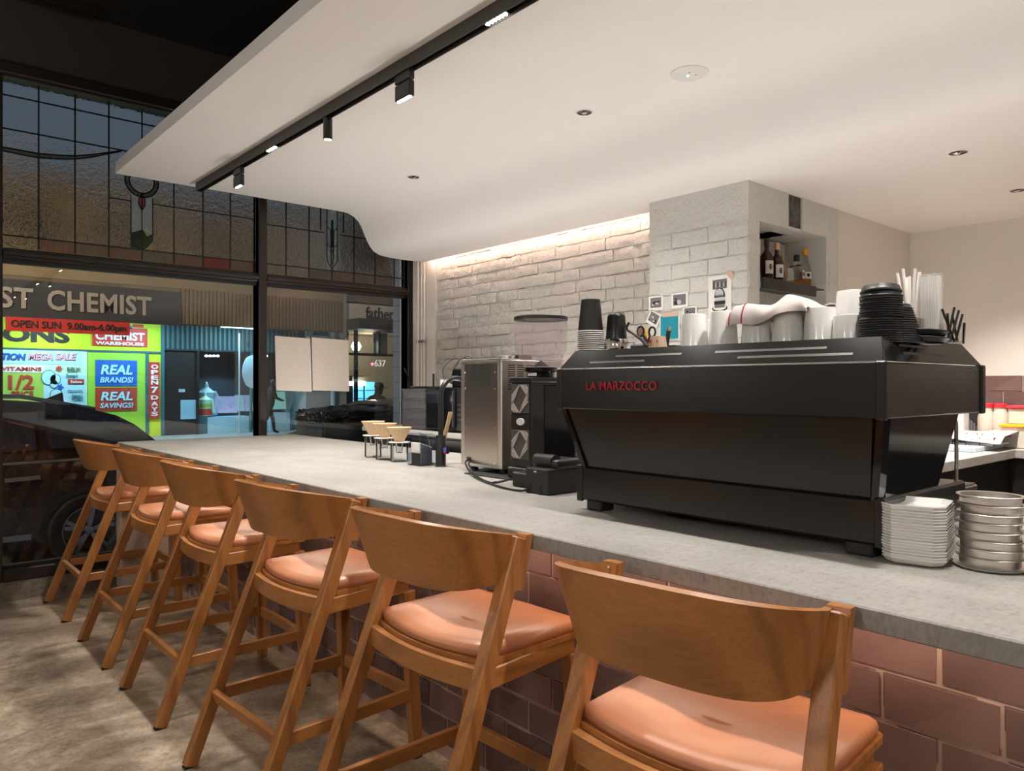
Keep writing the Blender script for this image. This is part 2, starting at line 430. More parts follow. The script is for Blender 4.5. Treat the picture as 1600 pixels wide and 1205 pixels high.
# --- brick wall behind the bench
wall = struct(MB().box(3.615, 3.75, 2.60, 5.45, 0, 3.7).build('wall_right', 'rough_mortar_paint'))
def brick_meshes(n, L, Hh, D, rough, name, jit):
    out = []
    for k in range(n):
        rnd = random.Random(100+k+int(L*1000)); nx, nz = 5, 2
        b = MB(); g = []
        for i in range(nx+1):
            row = []
            for j in range(nz+1):
                ed = i in (0, nx) or j in (0, nz)
                row.append(b.bm.verts.new((-(D*(.62 if ed else 1) + rnd.uniform(-jit, jit)), -L/2+L*i/nx + rnd.uniform(-.5, .5)*jit, -Hh/2+Hh*j/nz + (rnd.uniform(-.7, .7)*jit))))
            g.append(row)
        for i in range(nx):
            for j in range(nz): b.bm.faces.new((g[i][j], g[i][j+1], g[i+1][j+1], g[i+1][j]))
        loop = [g[i][0] for i in range(nx+1)] + [g[nx][j] for j in range(1, nz+1)] + [g[i][nz] for i in range(nx-1, -1, -1)] + [g[0][j] for j in range(nz-1, 0, -1)]
        bk = [b.bm.verts.new((.004, v.co.y, v.co.z)) for v in loop]
        for i in range(len(loop)):
            j = (i+1) % len(loop); b.bm.faces.new((loop[i], loop[j], bk[j], bk[i]))
        out.append(b.mesh(name, rough, 50))
    return out
BRV = brick_meshes(14, .229, .073, .017, 'rough_brick_paint', 'brick', .0050)
HFV = brick_meshes(6, .113, .073, .017, 'rough_brick_paint', 'brick', .0050)
z = .985; row = 0
while z < 2.44:
    y = 5.10 - (0 if row % 2 else .06) + random.uniform(-.01, .01)
    header = (row % 5 == 2)
    while y > 2.62:
        L = .114 if header else .23
        if y - L < 2.60: break
        me = random.choice(HFV if header else BRV)
        o = link('brick', me, wall, Vector((3.615+random.uniform(-.004, .007), y-L/2, z+random.uniform(-.003, .003))) - wall.location, (random.uniform(-.02, .02), random.uniform(-.02, .02), random.uniform(-.012, .012)))
        y -= L + random.uniform(.001, .006)
    z += .0815; row += 1
struct(MB().box(3.598, 3.76, 5.115, 5.46, 0, 2.72).build('wall_right', 'plaster'))
# --- chimney breast and the wall with the alcove (faces -X and -Y)
SB = 'smooth_brick_paint'
YB, XB = 2.048, 3.342
brm = MB()
brm.box(XB, 3.445, YB, 2.67, 0, 2.345); brm.box(3.445, 4.15, YB, 2.67, 0, 1.36); brm.box(3.445, 3.733, YB, 2.67, 2.137, 2.345)
brm.box(3.733, 3.88, YB+.10, 2.67, 2.137, 2.345); brm.box(3.733, 3.88, YB+.004, 2.67, 2.137, 2.152); brm.box(3.88, 4.15, YB, 2.67, 2.145, 2.345); brm.box(3.445, 4.15, 2.30, 2.67, 1.36, 2.137); brm.box(4.15, 4.30, YB, 2.67, 0, 2.345)
breast = struct(brm.build('wall_alcove', SB))
struct(MB().box(4.298, 5.40, YB+.006, 2.67, 0, 2.345).build('wall_alcove_plaster', 'plaster'))
o = MB().box(3.735, 3.878, YB+.010, YB+.101, 2.152, 2.34).build('bare_chase', 'bare_mortar', breast); tag(o, 'bare grey mortar chase above the alcove')
SBV = brick_meshes(6, .225, .076, .007, SB, 'brick', .0022); SHV = brick_meshes(4, .105, .076, .007, SB, 'brick', .0022)
z = 1.33; row = 0
while z < 2.14:
    y = YB + .002 + (.0 if row % 2 else .0)
    ys = [(.225 if row % 2 else .105)] + [.225, .225, .225]
    yy = YB + .003
    for L in ys:
        if yy + L > 2.675: L = .105 if yy + .105 < 2.675 else 0
        if L: link('brick', random.choice(SBV if L > .2 else SHV), breast, Vector((XB, yy+L/2, z)) - breast.location, (0, 0, random.uniform(-.004, .004)))
        yy += (L or .2) + .009
    # bricks turning the corner onto the -Y face
    if row % 2 == 0: link('brick', random.choice(SHV), breast, Vector((XB+.052, YB, z)) - breast.location, (0, 0, PI/2))
    z += .084; row += 1
z = 1.40; row = 0
while z < 2.10:   # painted bricks at the back of the alcove
    x = 3.47 + (.06 if row % 2 else 0)
    while x + .225 < 4.15:
        link('brick', random.choice(SBV), breast, Vector((x+.1125, 2.30, z)) - breast.location, (0, 0, PI/2)); x += .235
    z += .084; row += 1
for zz in (1.45, 1.62, 1.70, 1.87, 1.96, 2.21):
    link('brick', random.choice(SHV), breast, Vector((4.235, YB, zz)) - breast.location, (0, 0, PI/2))
# --- front of the shop: window wall
def wbox(name, x0, x1, z0, z1, m='frame_brown', y0=5.405, y1=5.495, bev=.004): return MB().box(x0, x1, y0, y1, z0, z1, bev)
struct(MB().box(-2.4, 3.62, 5.395, 5.60, -.12, .115).build('trim_1', 'kerb_concrete'))
struct(MB().box(-2.4, 3.62, 5.40, 5.62, 3.20, 3.7).build('wall_front', 'dark_wall'))
struct(MB().box(-2.4, 3.62, 5.365, 5.41, 3.175, 3.245, .008).build('trim_2', 'frame_brown'))
struct(MB().box(-2.4, .575, 5.42, 5.60, .115, 3.2).build('wall_front', 'dark_wall'))
struct(MB().box(3.564, 3.62, 5.40, 5.60, .115, 3.2).build('wall_front', 'plaster'))
def window(n, x0, x1, ztr=2.143, zhd=2.055, zt=3.165):
    w = bpy.data.objects.new('window_%d' % n, None); COL.objects.link(w); w.location = ((x0+x1)/2, YW, .115); struct(w)
    f = 'frame_brown'
    MB().box(x0-.03, x0, 5.40, 5.50, .115, 3.2, .004).build('jamb', f, w); MB().box(x1, x1+.03, 5.40, 5.50, .115, 3.2, .004).build('jamb', f, w)
    b = MB().box(x0, x1, 5.40, 5.50, zhd+.012, ztr-.012, .006); b.box(x0, x1, 5.375, 5.50, zhd+.03, zhd+.055, .004); b.build('transom_bar', f, w)
    MB().box(x0, x1, 5.40, 5.50, zt, 3.2, .004).build('head', f, w)
    MB().box(x0, x1, 5.39, 5.50, .115, .19, .006).build('bottom_rail', f, w)
    MB().box(x0, x1, 5.425, 5.475, zhd-.012, zhd+.012).build('bead', 'frame_black', w); MB().box(x0, x1, 5.425, 5.475, .19, .21).build('bead', 'frame_black', w)
    MB().box(x0, x1, 5.448, 5.454, .205, zhd).build('pane', 'window_glass', w, angle=0)
    return w
w1 = window(1, .640, 2.212); w2 = window(2, 2.272, 3.512)
rv = random.Random(4)
def pane(w, x0, x1, z0, z1, m='hammered_glass'):
    MB().box(x0+.002, x1-.002, 5.449, 5.454, z0+.002, z1-.002).build('pane', m, w, angle=0)
def lead(w, x0, x1, z0, z1): MB().box(x0, x1, 5.446, 5.457, z0, z1).build('lead_bar', 'lead', w)
def leadpath(w, pts, r=.0045): MB().tube([(x, 5.4515, z) for x, z in pts], r, 6).build('lead_bar', 'lead', w)
cols1 = [.640, .831, 1.030, 1.225, 1.427, 1.632, 1.828, 2.022, 2.212]
low1 = ['hammered_glass', 'pink_glass', 'reeded_glass', 'pink_glass', 'reeded_glass', 'pink_glass', 'rose_glass', 'pink_glass']
for i, (a, b) in enumerate(zip(cols1, cols1[1:])):
    pane(w1, a, b, 2.10, 2.215, low1[i])
    for z0, z1, g in ((2.862, 3.066, 'ripple_glass'), (3.066, 3.195, 'ripple_glass')): pane(w1, a, b, z0, z1, g)
    if i < 3:
        pane(w1, a, b, 2.215, 2.862, 'hammered_glass' if i != 1 else 'ripple_glass')
    else:
        if i not in (3, 4): pane(w1, a, b, 2.215, 2.535, 'hammered_glass'); pane(w1, a, b, 2.535, 2.862, 'hammered_glass')
for x in cols1[1:-1]:
    if abs(x-1.427) < .01: lead(w1, x-.004, x+.004, 2.143, 2.225); lead(w1, x-.004, x+.004, 2.86, 3.165)
    else: lead(w1, x-.0045, x+.0045, 2.143, 3.165)
for z in (2.215, 2.862, 3.066): lead(w1, .640, 2.212, z-.004, z+.004)
lead(w1, 1.225, 1.357, 2.531, 2.539); lead(w1, 1.497, 2.212, 2.531, 2.539)
# hanging garland across the three left columns
gar = [(at(px, py, Y=5.45).x, at(px, py, Y=5.45).z) for px, py in ((4, 230), (30, 234.5), (58, 239.5), (90, 242.5), (117, 243.4), (145, 241.5), (170, 238), (190, 235.5))]
gar2 = [(at(px, py, Y=5.45).x, at(px, py, Y=5.45).z) for px, py in ((4, 235.5), (30, 241), (58, 246.5), (90, 248.5), (117, 248.7), (145, 245.5), (170, 240), (190, 236.5))]
b = MB()
for (p, q), (p2, q2) in zip(zip(gar, gar[1:]), zip(gar2, gar2[1:])): b.hexa([(p2[0], 5.4465, p2[1]), (q2[0], 5.4465, q2[1]), (q2[0], 5.456, q2[1]), (p2[0], 5.456, p2[1]), (p[0], 5.4465, p[1]), (q[0], 5.4465, q[1]), (q[0], 5.456, q[1]), (p[0], 5.456, p[1])])
b.build('garland', 'garland_glass', w1, angle=0); leadpath(w1, gar); leadpath(w1, gar2)
# tulip motif between the fourth and fifth column
def motif(w, cx, z0, sc, top):
    hw = .068*sc
    for sgn in (-1, 1):
        poly = [(cx, z0+.13*sc), (cx+sgn*hw, z0+.10*sc), (cx+sgn*hw, top), (cx, top)]
        MB().prism(poly, 'y', 5.449, 5.454).build('pane', 'milky_glass', w, angle=0)
        leadpath(w, [(cx+sgn*hw, top), (cx+sgn*hw, z0+.10*sc), (cx+sgn*hw*.98, z0+.06*sc), (cx+sgn*hw*.5, z0+.02*sc), (cx, z0-.01*sc)])
        leaf = [(cx, z0-.005*sc), (cx+sgn*hw*.55, z0+.02*sc), (cx+sgn*hw, z0+.07*sc), (cx+sgn*hw, z0+.105*sc), (cx+sgn*hw*.45, z0+.085*sc), (cx, z0+.135*sc)]
        MB().prism(leaf, 'y', 5.448, 5.456).build('leaf_pane', 'green_glass', w, angle=0)
        leadpath(w, [(cx+sgn*hw, z0+.105*sc), (cx+sgn*hw*.45, z0+.085*sc), (cx, z0+.135*sc)], .003)
    leadpath(w, [(cx, z0), (cx, top)], .004)
    bud = [(cx+.022*sc*math.sin(PI*t)*sg, top-.115*sc*t+.02) for sg, rng in ((1, range(0, 9)), (-1, range(8, -1, -1))) for t in [k/8 for k in rng]]
    MB().prism(bud[:-1][1:], 'y', 5.446, 5.458).build('bud_pane', 'red_glass', w, angle=0); leadpath(w, bud, .0035)
motif(w1, 1.427, 2.222, 1.0, 2.575)
for a, b_ in ((1.225, 1.357), (1.497, 1.632)): pane(w1, a, b_, 2.215, 2.535); pane(w1, a, b_, 2.535, 2.862)
pane(w1, 1.357, 1.497, 2.575, 2.862, 'hammered_glass'); pane(w1, 1.357, 1.497, 2.215, 2.223)
ring = [(1.427+.105*math.cos(a), 2.675+.105*math.sin(a)) for a in [2*PI*k/28 for k in range(29)]]
ring2 = [(1.427+.078*math.cos(a), 2.675+.078*math.sin(a)) for a in [2*PI*k/28 for k in range(29)]]
b = MB()
for k in range(28):
    p, q, p2, q2 = ring[k], ring[k+1], ring2[k], ring2[k+1]
    b.hexa([(p2[0], 5.4465, p2[1]), (q2[0], 5.4465, q2[1]), (q2[0], 5.457, q2[1]), (p2[0], 5.457, p2[1]), (p[0], 5.4465, p[1]), (q[0], 5.4465, q[1]), (q[0], 5.457, q[1]), (p[0], 5.457, p[1])])
b.build('wreath_pane', 'garland_glass', w1, angle=0); leadpath(w1, ring); leadpath(w1, ring2)
cols2 = [2.272, 2.447, 2.636, 2.833, 3.027, 3.224, 3.410, 3.512]
for i, (a, b) in enumerate(zip(cols2, cols2[1:])):
    pane(w2, a, b, 2.10, 2.215, ['hammered_glass', 'hammered_glass', 'reeded_glass', 'pink_glass', 'reeded_glass', 'pink_glass', 'hammered_glass'][i])
    if i == 2: pane(w2, a, 2.765, 2.215, 2.51); pane(w2, a, 2.765, 2.51, 2.85)
    elif i == 3: pane(w2, 2.90, b, 2.215, 2.51); pane(w2, 2.90, b, 2.51, 2.85)
    else: pane(w2, a, b, 2.215, 2.51); pane(w2, a, b, 2.51, 2.85)
    pane(w2, a, b, 2.85, 3.195, 'ripple_glass')
for x in cols2[1:-1]:
    if abs(x-2.833) < .01: lead(w2, x-.004, x+.004, 2.143, 2.23)
    else: lead(w2, x-.0045, x+.0045, 2.143, 3.165)
for z in (2.215, 2.85): lead(w2, 2.272, 3.512, z-.004, z+.004)
lead(w2, 2.272, 2.765, 2.506, 2.514); lead(w2, 2.90, 3.512, 2.506, 2.514)
for sgn in (-1, 1):
    x0, x1 = sorted((2.833+sgn*.012, 2.833+sgn*.045))
    MB().box(x0, x1, 5.449, 5.454, 2.30, 2.85).build('pane', 'milky_glass', w2, angle=0)
    x0, x1 = sorted((2.833+sgn*.045, 2.833+sgn*.0665)); pane(w2, x0, x1, 2.215, 2.85)
    leadpath(w2, [(2.833+sgn*.045, 2.85), (2.833+sgn*.045, 2.31), (2.833+sgn*.03, 2.27), (2.833, 2.235)]); lead(w2, 2.833+sgn*.10-.005, 2.833+sgn*.10+.005, 2.53, 2.85)
    leadpath(w2, [(2.833+sgn*.045, 2.43), (2.833+sgn*.012, 2.40), (2.833, 2.36)], .004); leadpath(w2, [(2.833+sgn*.045, 2.56), (2.833+sgn*.014, 2.54), (2.833+sgn*.010, 2.30), (2.833, 2.26)], .005)
MB().box(2.822, 2.844, 5.449, 5.455, 2.40, 2.62).build('leaf_pane', 'green_glass', w2, angle=0)
MB().prism([(2.833, 2.41), (2.845, 2.43), (2.833, 2.455), (2.821, 2.43)], 'y', 5.447, 5.457).build('bud_pane', 'red_glass', w2, angle=0)
MB().box(2.821, 2.845, 5.449, 5.454, 2.215, 2.40).build('pane', 'hammered_glass', w2, angle=0)
struct(MB().box(2.212, 2.272, 5.385, 5.51, .115, 3.2, .006).build('trim_3', 'frame_brown'))
struct(MB().box(3.512, 3.566, 5.395, 5.51, .115, 3.2, .006).build('trim_4', 'frame_black'))
# service pipes beside the window
for k, (x, y, r) in enumerate(((3.575, 5.33, .016), (3.578, 5.285, .012), (3.580, 5.25, .010))):
    b = MB().tube([(x, y, .5), (x, y, 2.40)], r, 10)
    o = b.build('conduit', 'plaster')
    tag(o, ['thick painted pipe closest to the window frame', 'middle painted conduit in the corner by the window', 'thin painted conduit next to the smooth plaster strip'][k], 'pipe', 'conduits in the window corner')
b = MB().box(3.563, 3.598, 5.235, 5.35, 1.66, 1.685, .002)
tag(b.build('pipe_clamp', 'steel'), 'small steel clamp holding the corner pipes', 'clamp')
# two taped sheets of paper on the glass
for k, (x0, x1, lab) in enumerate(((2.352, 2.640, 'blank cream paper sheet taped to the glass, next to the mullion'), (2.652, 2.972, 'blank cream paper sheet taped to the glass, the right one of two'))):
    def fn(u, v, x0=x0, x1=x1, k=k):
        return (lerp(x0, x1, u) + (.012*v if k == 0 else .004*v), 5.441 - .012*abs(math.sin(PI*u*.9+k))*v*(.4+.6*u if k == 0 else 1-.6*u) - .002, lerp(1.675, 1.262, v) - (.01*u))
    b = MB().sheet(10, 10, fn, .0012)
    t = thing('paper_sheet', lab, 'paper', ((x0+x1)/2, 5.44, 1.262), 0, 'paper sheets on the window'); b.build('sheet', 'wall_sheet', t)
    for xx in (x0+.02, x1-.02): MB().box(xx-.012, xx+.012, 5.4385, 5.4405, 1.662, 1.682).build('tape', 'wrap_plastic', t)
# dark rails high on the black ceiling
for k, y in enumerate((5.20, 5.285)):
    tag(MB().box(-2.3, 1.10, y-.012, y+.012, 3.60, 3.66).build('ceiling_rail', 'frame_brown'), ['dark rail on the black ceiling, farther from the window', 'dark rail on the black ceiling, closer to the window'][k], 'rail', 'dark ceiling rails')

# ================================================================== LAMPS
mat('globe_glass', (1, 1, 1), .4, emit=(1, .88, .76), es=3); mat('lamp_lens_soft', (1, 1, 1), .4, emit=(1, .9, .8), es=2)
mat('strip_warm', (1, 1, 1), .4, emit=(1, .78, .6), es=2)
# cove strip above the brick wall
cv = mat('cove_strip', (1, .8, .65), .5, emit=(1.0, .665, .53), es=P_COVE)
cl = thing('cove_light', 'warm light strip hidden in the gap between ceiling and brick wall', 'light strip', (3.56, 3.9, 2.36))
MB().box(3.528, 3.540, 2.68, 5.18, 2.358, 2.372).build('led_strip', 'cove_strip', cl)
MB().box(3.515, 3.529, 2.68, 5.18, 2.350, 2.378).build('channel', 'steel', cl)
# black track
TX = 1.682
tr = thing('light_track', 'long black lighting track mounted under the white ceiling', 'track', (TX, 1.0, 2.58))
MB().box(TX-.020, TX-.016, -3.2, 5.09, 2.582, ZH).build('side_profile', 'track_grey', tr)
MB().box(TX+.016, TX+.020, -3.2, 5.09, 2.582, ZH).build('side_profile', 'track_grey', tr)
MB().box(TX-.016, TX+.016, -3.2, 5.09, 2.600, ZH).build('channel', 'black_satin', tr)
MB().box(TX-.020, TX+.020, 5.09, 5.095, 2.582, ZH).build('end_cap', 'black_satin', tr)
def lenses(p, y, z, n, dy, r=.0075):
    for i in range(n): MB().cyl((TX, y+(i-(n-1)/2)*dy, z+.004), (TX, y+(i-(n-1)/2)*dy, z), r, None, 10).build('lens', 'lamp_lens', p)
def flush(y, lab):
    t = thing('line_light', lab, 'lamp', (TX, y, 2.585), 0, 'lamps in the black track')
    MB().box(TX-.014, TX+.014, y-.062, y+.062, 2.586, 2.602).build('housing', 'black_satin', t); lenses(t, y, 2.583, 6, .019)
    add_light('line_lamp', 'SPOT', (TX, y, 2.575), P_LINE, WARM, (TX, y, 0), .03, 118, .8)
def block(y, lab, n, tilt=0):
    t = thing('track_spotlight', lab, 'lamp', (TX, y, 2.475), 0, 'lamps in the black track')
    MB().box(TX-.013, TX+.013, y-.055, y+.055, 2.545, 2.590, .002).build('adapter', 'black_satin', t)
    MB().box(TX-.013, TX+.013, y-.055, y+.055, 2.476, 2.540, .003).build('head', 'black_satin', t)
    MB().box(TX-.009, TX+.009, y+.03, y+.045, 2.530, 2.555).build('hinge', 'track_grey', t); lenses(t, y, 2.4735, n, .0165 if n > 4 else .02)
    add_light('block_lamp', 'SPOT', (TX, y, 2.465), P_TRACK, WARM, (TX-.30, y, 0), .03, 104, .75)
def cyl_spot(y, lab):
    t = thing('track_spotlight', lab, 'lamp', (TX, y, 2.475), 0, 'lamps in the black track')
    MB().cyl((TX, y, 2.585), (TX, y, 2.575), .012).build('adapter', 'black_satin', t)
    MB().lathe([(0, 2.576), (.021, 2.576), (.022, 2.574), (.022, 2.476), (.019, 2.474), (.018, 2.482), (0, 2.482)], 20, Matrix.Translation((TX, y, 0))).build('barrel', 'black_satin', t)
    MB().cyl((TX, y, 2.481), (TX, y, 2.4775), .017).build('lens', 'lamp_lens', t)
    add_light('spot_lamp', 'SPOT', (TX, y, 2.462), P_TRACK, WARM, (TX+.06, y-.05, 0), .025, 84, .6)
block(4.40, 'short black block spotlight at the window end of the track', 4)
flush(3.93, 'flush line of lenses between the block and the cylinder spotlight')
cyl_spot(3.28, 'black cylinder spotlight hanging from the track')
block(2.61, 'black block spotlight with a row of six lenses', 6)
flush(2.02, 'flush line of bright lenses at the top edge of the view')
flush(1.25, 'flush line of lenses in the track above the coffee machine')
block(.62, 'black block spotlight above the stacked white plates', 6)
flush(-.2, 'flush line of lenses in the track at the near end of the bar')
block(-1.1, 'black block spotlight past the near end of the bar', 6)
flush(-2.1, 'flush line of lenses at the back end of the track')
# recessed downlights
def downlight(x, y, z, lab, on=1.0):
    t = thing('downlight', lab, 'lamp', (x, y, z-.006), 0, 'recessed ceiling downlights')
    T = Matrix.Translation((x, y, z))
    MB().lathe([(.036, 0), (.036, -.003), (.040, -.004), (.044, -.002), (.045, 0)], 24, T).build('trim_ring', 'white_plastic', t)
    MB().lathe([(.0365, -.0035), (.026, -.001), (0, -.0008)], 24, T).build('reflector', 'black_gloss', t)
    MB().lathe([(.016, -.002), (.008, -.006), (0, -.007)], 16, Matrix.Translation((x+.008, y+.008, z))).build('lens', 'chrome', t)
    if on: add_light('downlight_lamp', 'SPOT', (x, y, z-.012), P_DOWN*on, WARM, (x, y, 0), .03, 112, .9)
downlight(2.665, 4.03, ZH, 'small recessed downlight nearest the window')
downlight(2.665, 2.53, ZH, 'recessed downlight above the coffee grinder')
downlight(3.64, 1.20, ZL, 'recessed downlight in the low ceiling before the alcove wall', 3.6)
downlight(4.58, 1.225, ZL, 'recessed downlight at the right edge of the low ceiling', 3.6)
downlight(3.64, -.6, ZL, 'recessed downlight in the low ceiling at the near end behind the bar', 2.0)
downlight(4.58, -.6, ZL, 'recessed downlight in the near corner of the low ceiling behind the bar', 2.0)
downlight(2.665, -.4, ZH, 'recessed downlight in the high ceiling past the near end of the bar')
t = thing('emergency_light', 'flat white ceiling disc with a tiny green light', 'ceiling disc', (2.67, 1.92, ZH-.008))
MB().lathe([(0, -.008), (.072, -.008), (.080, -.004), (.081, 0)], 36, Matrix.Translation((2.67, 1.92, ZH))).build('disc', 'white_plastic', t)
MB().lathe([(0, -.0105), (.004, -.0105), (.005, -.008)], 10, Matrix.Translation((2.675, 1.93, ZH))).build('indicator', 'green_led', t)
MB().lathe([(0, -.0095), (.003, -.0095), (.0035, -.008)], 8, Matrix.Translation((2.65, 1.905, ZH))).build('sensor', 'dark_plastic', t)
MB().lathe([(0, -.0095), (.003, -.0095), (.0035, -.008)], 8, Matrix.Translation((2.69, 1.90, ZH))).build('sensor', 'dark_plastic', t)
# unseen cans added on the black ceiling as fill, behind and left of camera
for k, (x, y) in enumerate(((-.55, 3.6), (-.55, 1.4), (-.55, -.9), (-.55, -2.6))):
    t = thing('fill_can', 'unseen black can added as fill light on the dark ceiling, number %s from the window' % ['one', 'two', 'three', 'four'][k], 'lamp', (x, y, 3.42), 0, 'added fill cans')
    MB().lathe([(0, 3.66), (.05, 3.66), (.05, 3.42), (.044, 3.42), (.042, 3.45), (0, 3.45)], 20, Matrix.Translation((x, y, 0))).build('can', 'black_satin', t)
    MB().cyl((x, y, 3.449), (x, y, 3.444), .040).build('lens', 'lamp_lens', t)
    add_light('fill_can_lamp', 'SPOT', (x, y, 3.41), P_FILL_CAN, WARM, (x+.55, y, 0), .05, 80, .8)

# globe lamps added left of the view as fill light
for k, (x, y) in enumerate(((-1.3, 3.6), (-1.3, 1.0), (-.6, -1.1))):
    t = thing('fill_globe', 'unseen white globe added as fill light, %s from the window' % ['first', 'second', 'third'][k], 'lamp', (x, y, 1.85), 0, 'added fill globes')
    MB().lathe([(0, 1.85), (.06, 1.87), (.095, 1.92), (.10, 1.95), (.095, 1.98), (.06, 2.03), (0, 2.05)], 24, Matrix.Translation((x, y, 0))).build('globe', 'globe_glass', t)
    MB().cyl((x, y, 2.04), (x, y, 3.66), .004, None, 6).build('cord', 'black_satin', t)
    add_light('globe_lamp', 'POINT', (x, y, 1.95), P_FILL_GLOBE, (1, .94, .88), None, .11)
# hidden strip added behind the worktop's rear edge to light the ceiling from below
t = thing('uplight_fill', 'long hidden strip added behind the worktop to light the ceiling', 'light strip', (2.56, 2.2, .835))
MB().box(2.475, 2.63, -.15, 5.25, .835, .850).build('bracket', 'black_satin', t); MB().box(2.585, 2.615, -.15, 5.25, .850, .856).build('led_strip', 'lamp_lens_soft', t)
add_light('uplight_fill_lamp', 'AREA', (2.60, 2.55, .860), P_UPFILL, (1, .96, .92), (2.515, 2.0, 3), .04, size_y=5.4).rotation_euler = (PI, 0, 0)

t = thing('counter_strip', 'warm light strip tucked under the overhang of the worktop', 'light strip', (1.47, 2.0, .880))
MB().box(1.455, 1.485, -1.2, 5.2, .884, .890).build('channel', 'steel', t); MB().box(1.462, 1.478, -1.2, 5.2, .881, .884).build('led_strip', 'strip_warm', t)
add_light('counter_lamp', 'AREA', (1.47, 2.0, .879), P_UNDER, (1, .78, .60), (1.47, 2.0, 0), .016, size_y=6.4).rotation_euler = (0, 0, 0)

t = thing('car_fill_lamp', 'unseen lamp added outside, left of the window, to light the parked car', 'lamp', (-1.6, 6.7, 3.0))  # lamp added out of view to put light on the parked car
MB().box(-1.75, -1.45, 6.62, 6.78, 3.02, 3.08, .01).build('housing', 'dark_plastic', t); MB().box(-1.72, -1.48, 6.64, 6.76, 3.0, 3.02, .004).build('lens', 'lamp_lens_soft', t)
MB().cyl((-1.6, 6.7, 3.08), (-1.6, 6.7, 3.6), .012, None, 8).build('rod', 'dark_plastic', t)
add_light('car_fill_light', 'SPOT', (-1.6, 6.7, 2.98), 170, (.85, .93, 1.0), (1.6, 7.6, -.2), .08, 130, .6)
# ================================================================== THE BAR
HC = .93; XC = 1.264; XF = 1.54
wt = MB().box(XC, 2.47, -1.3, 5.40, HC-.040, HC, .003)
worktop = tag(wt.build('worktop', 'grey_stone'), 'long thick grey stone worktop of the bar', 'worktop')
bar = thing('bar_counter', 'bar front clad in mauve brick-bond tiles with a pale end pier', 'bar', (XF+.3, 2.0, 0))
MB().box(XF-.0008, 1.72, -1.3, 5.25, 0, HC-.040).build('backing', 'grout', bar)
MB().box(1.72, 2.42, -1.3, 5.38, .0, HC-.041).build('cupboard_carcass', 'black_satin', bar)
MB().box(1.255, 1.73, 5.26, 5.385, .115, HC-.040, .003).build('end_pier', 'cream_panel', bar)
MB().box(1.255, 1.73, 5.255, 5.390, 0, .115, .003).build('pier_foot', 'cream_panel', bar)
def tile_mesh(L, Hh, k):
    rnd = random.Random(k); b = MB()
    vs_ = b._new([(x, y, z) for x in (-.0075, .004) for y in (-L/2, L/2) for z in (-Hh/2, Hh/2)], [(0,1,3,2),(4,6,7,5),(0,4,5,1),(2,3,7,6),(0,2,6,4),(1,5,7,3)])
    for v in vs_:
        if v.co.x < 0: v.co.x += rnd.uniform(-.0008, .0008); v.co.y += rnd.uniform(-.0009, .0009); v.co.z += rnd.uniform(-.0008, .0008)
    f = [e for e in b.bm.edges if all(v.co.x < 0 for v in e.verts)]
    bmesh.ops.bevel(b.bm, geom=f, offset=.0035, segments=2, affect='EDGES')
    return b.mesh('tile', 'mauve_tile', 40)
TIL = [tile_mesh(.206, .0935, k) for k in range(6)]
TOP = {}
rowz = .7315; k = 1
for r in range(-7, 2):
    z0 = rowz + .098*r; z1 = min(z0+.098, .889)
    if z0 < 0: continue
    y = (.539 if r % 2 == 0 else .434) - .21*7
    while y + .21 < 5.24:
        Hh = z1-z0-.0045
        if Hh > .09: me = TIL[random.randrange(6)]
        else:
            key = round(Hh, 3)
            if key not in TOP: TOP[key] = tile_mesh(.206, Hh, 77)
            me = TOP[key]
        link('tile', me, bar, Vector((XF+.0035, y+.105, (z0+z1)/2)) - bar.location, (0, 0, random.uniform(-.006, .006)))
        y += .21

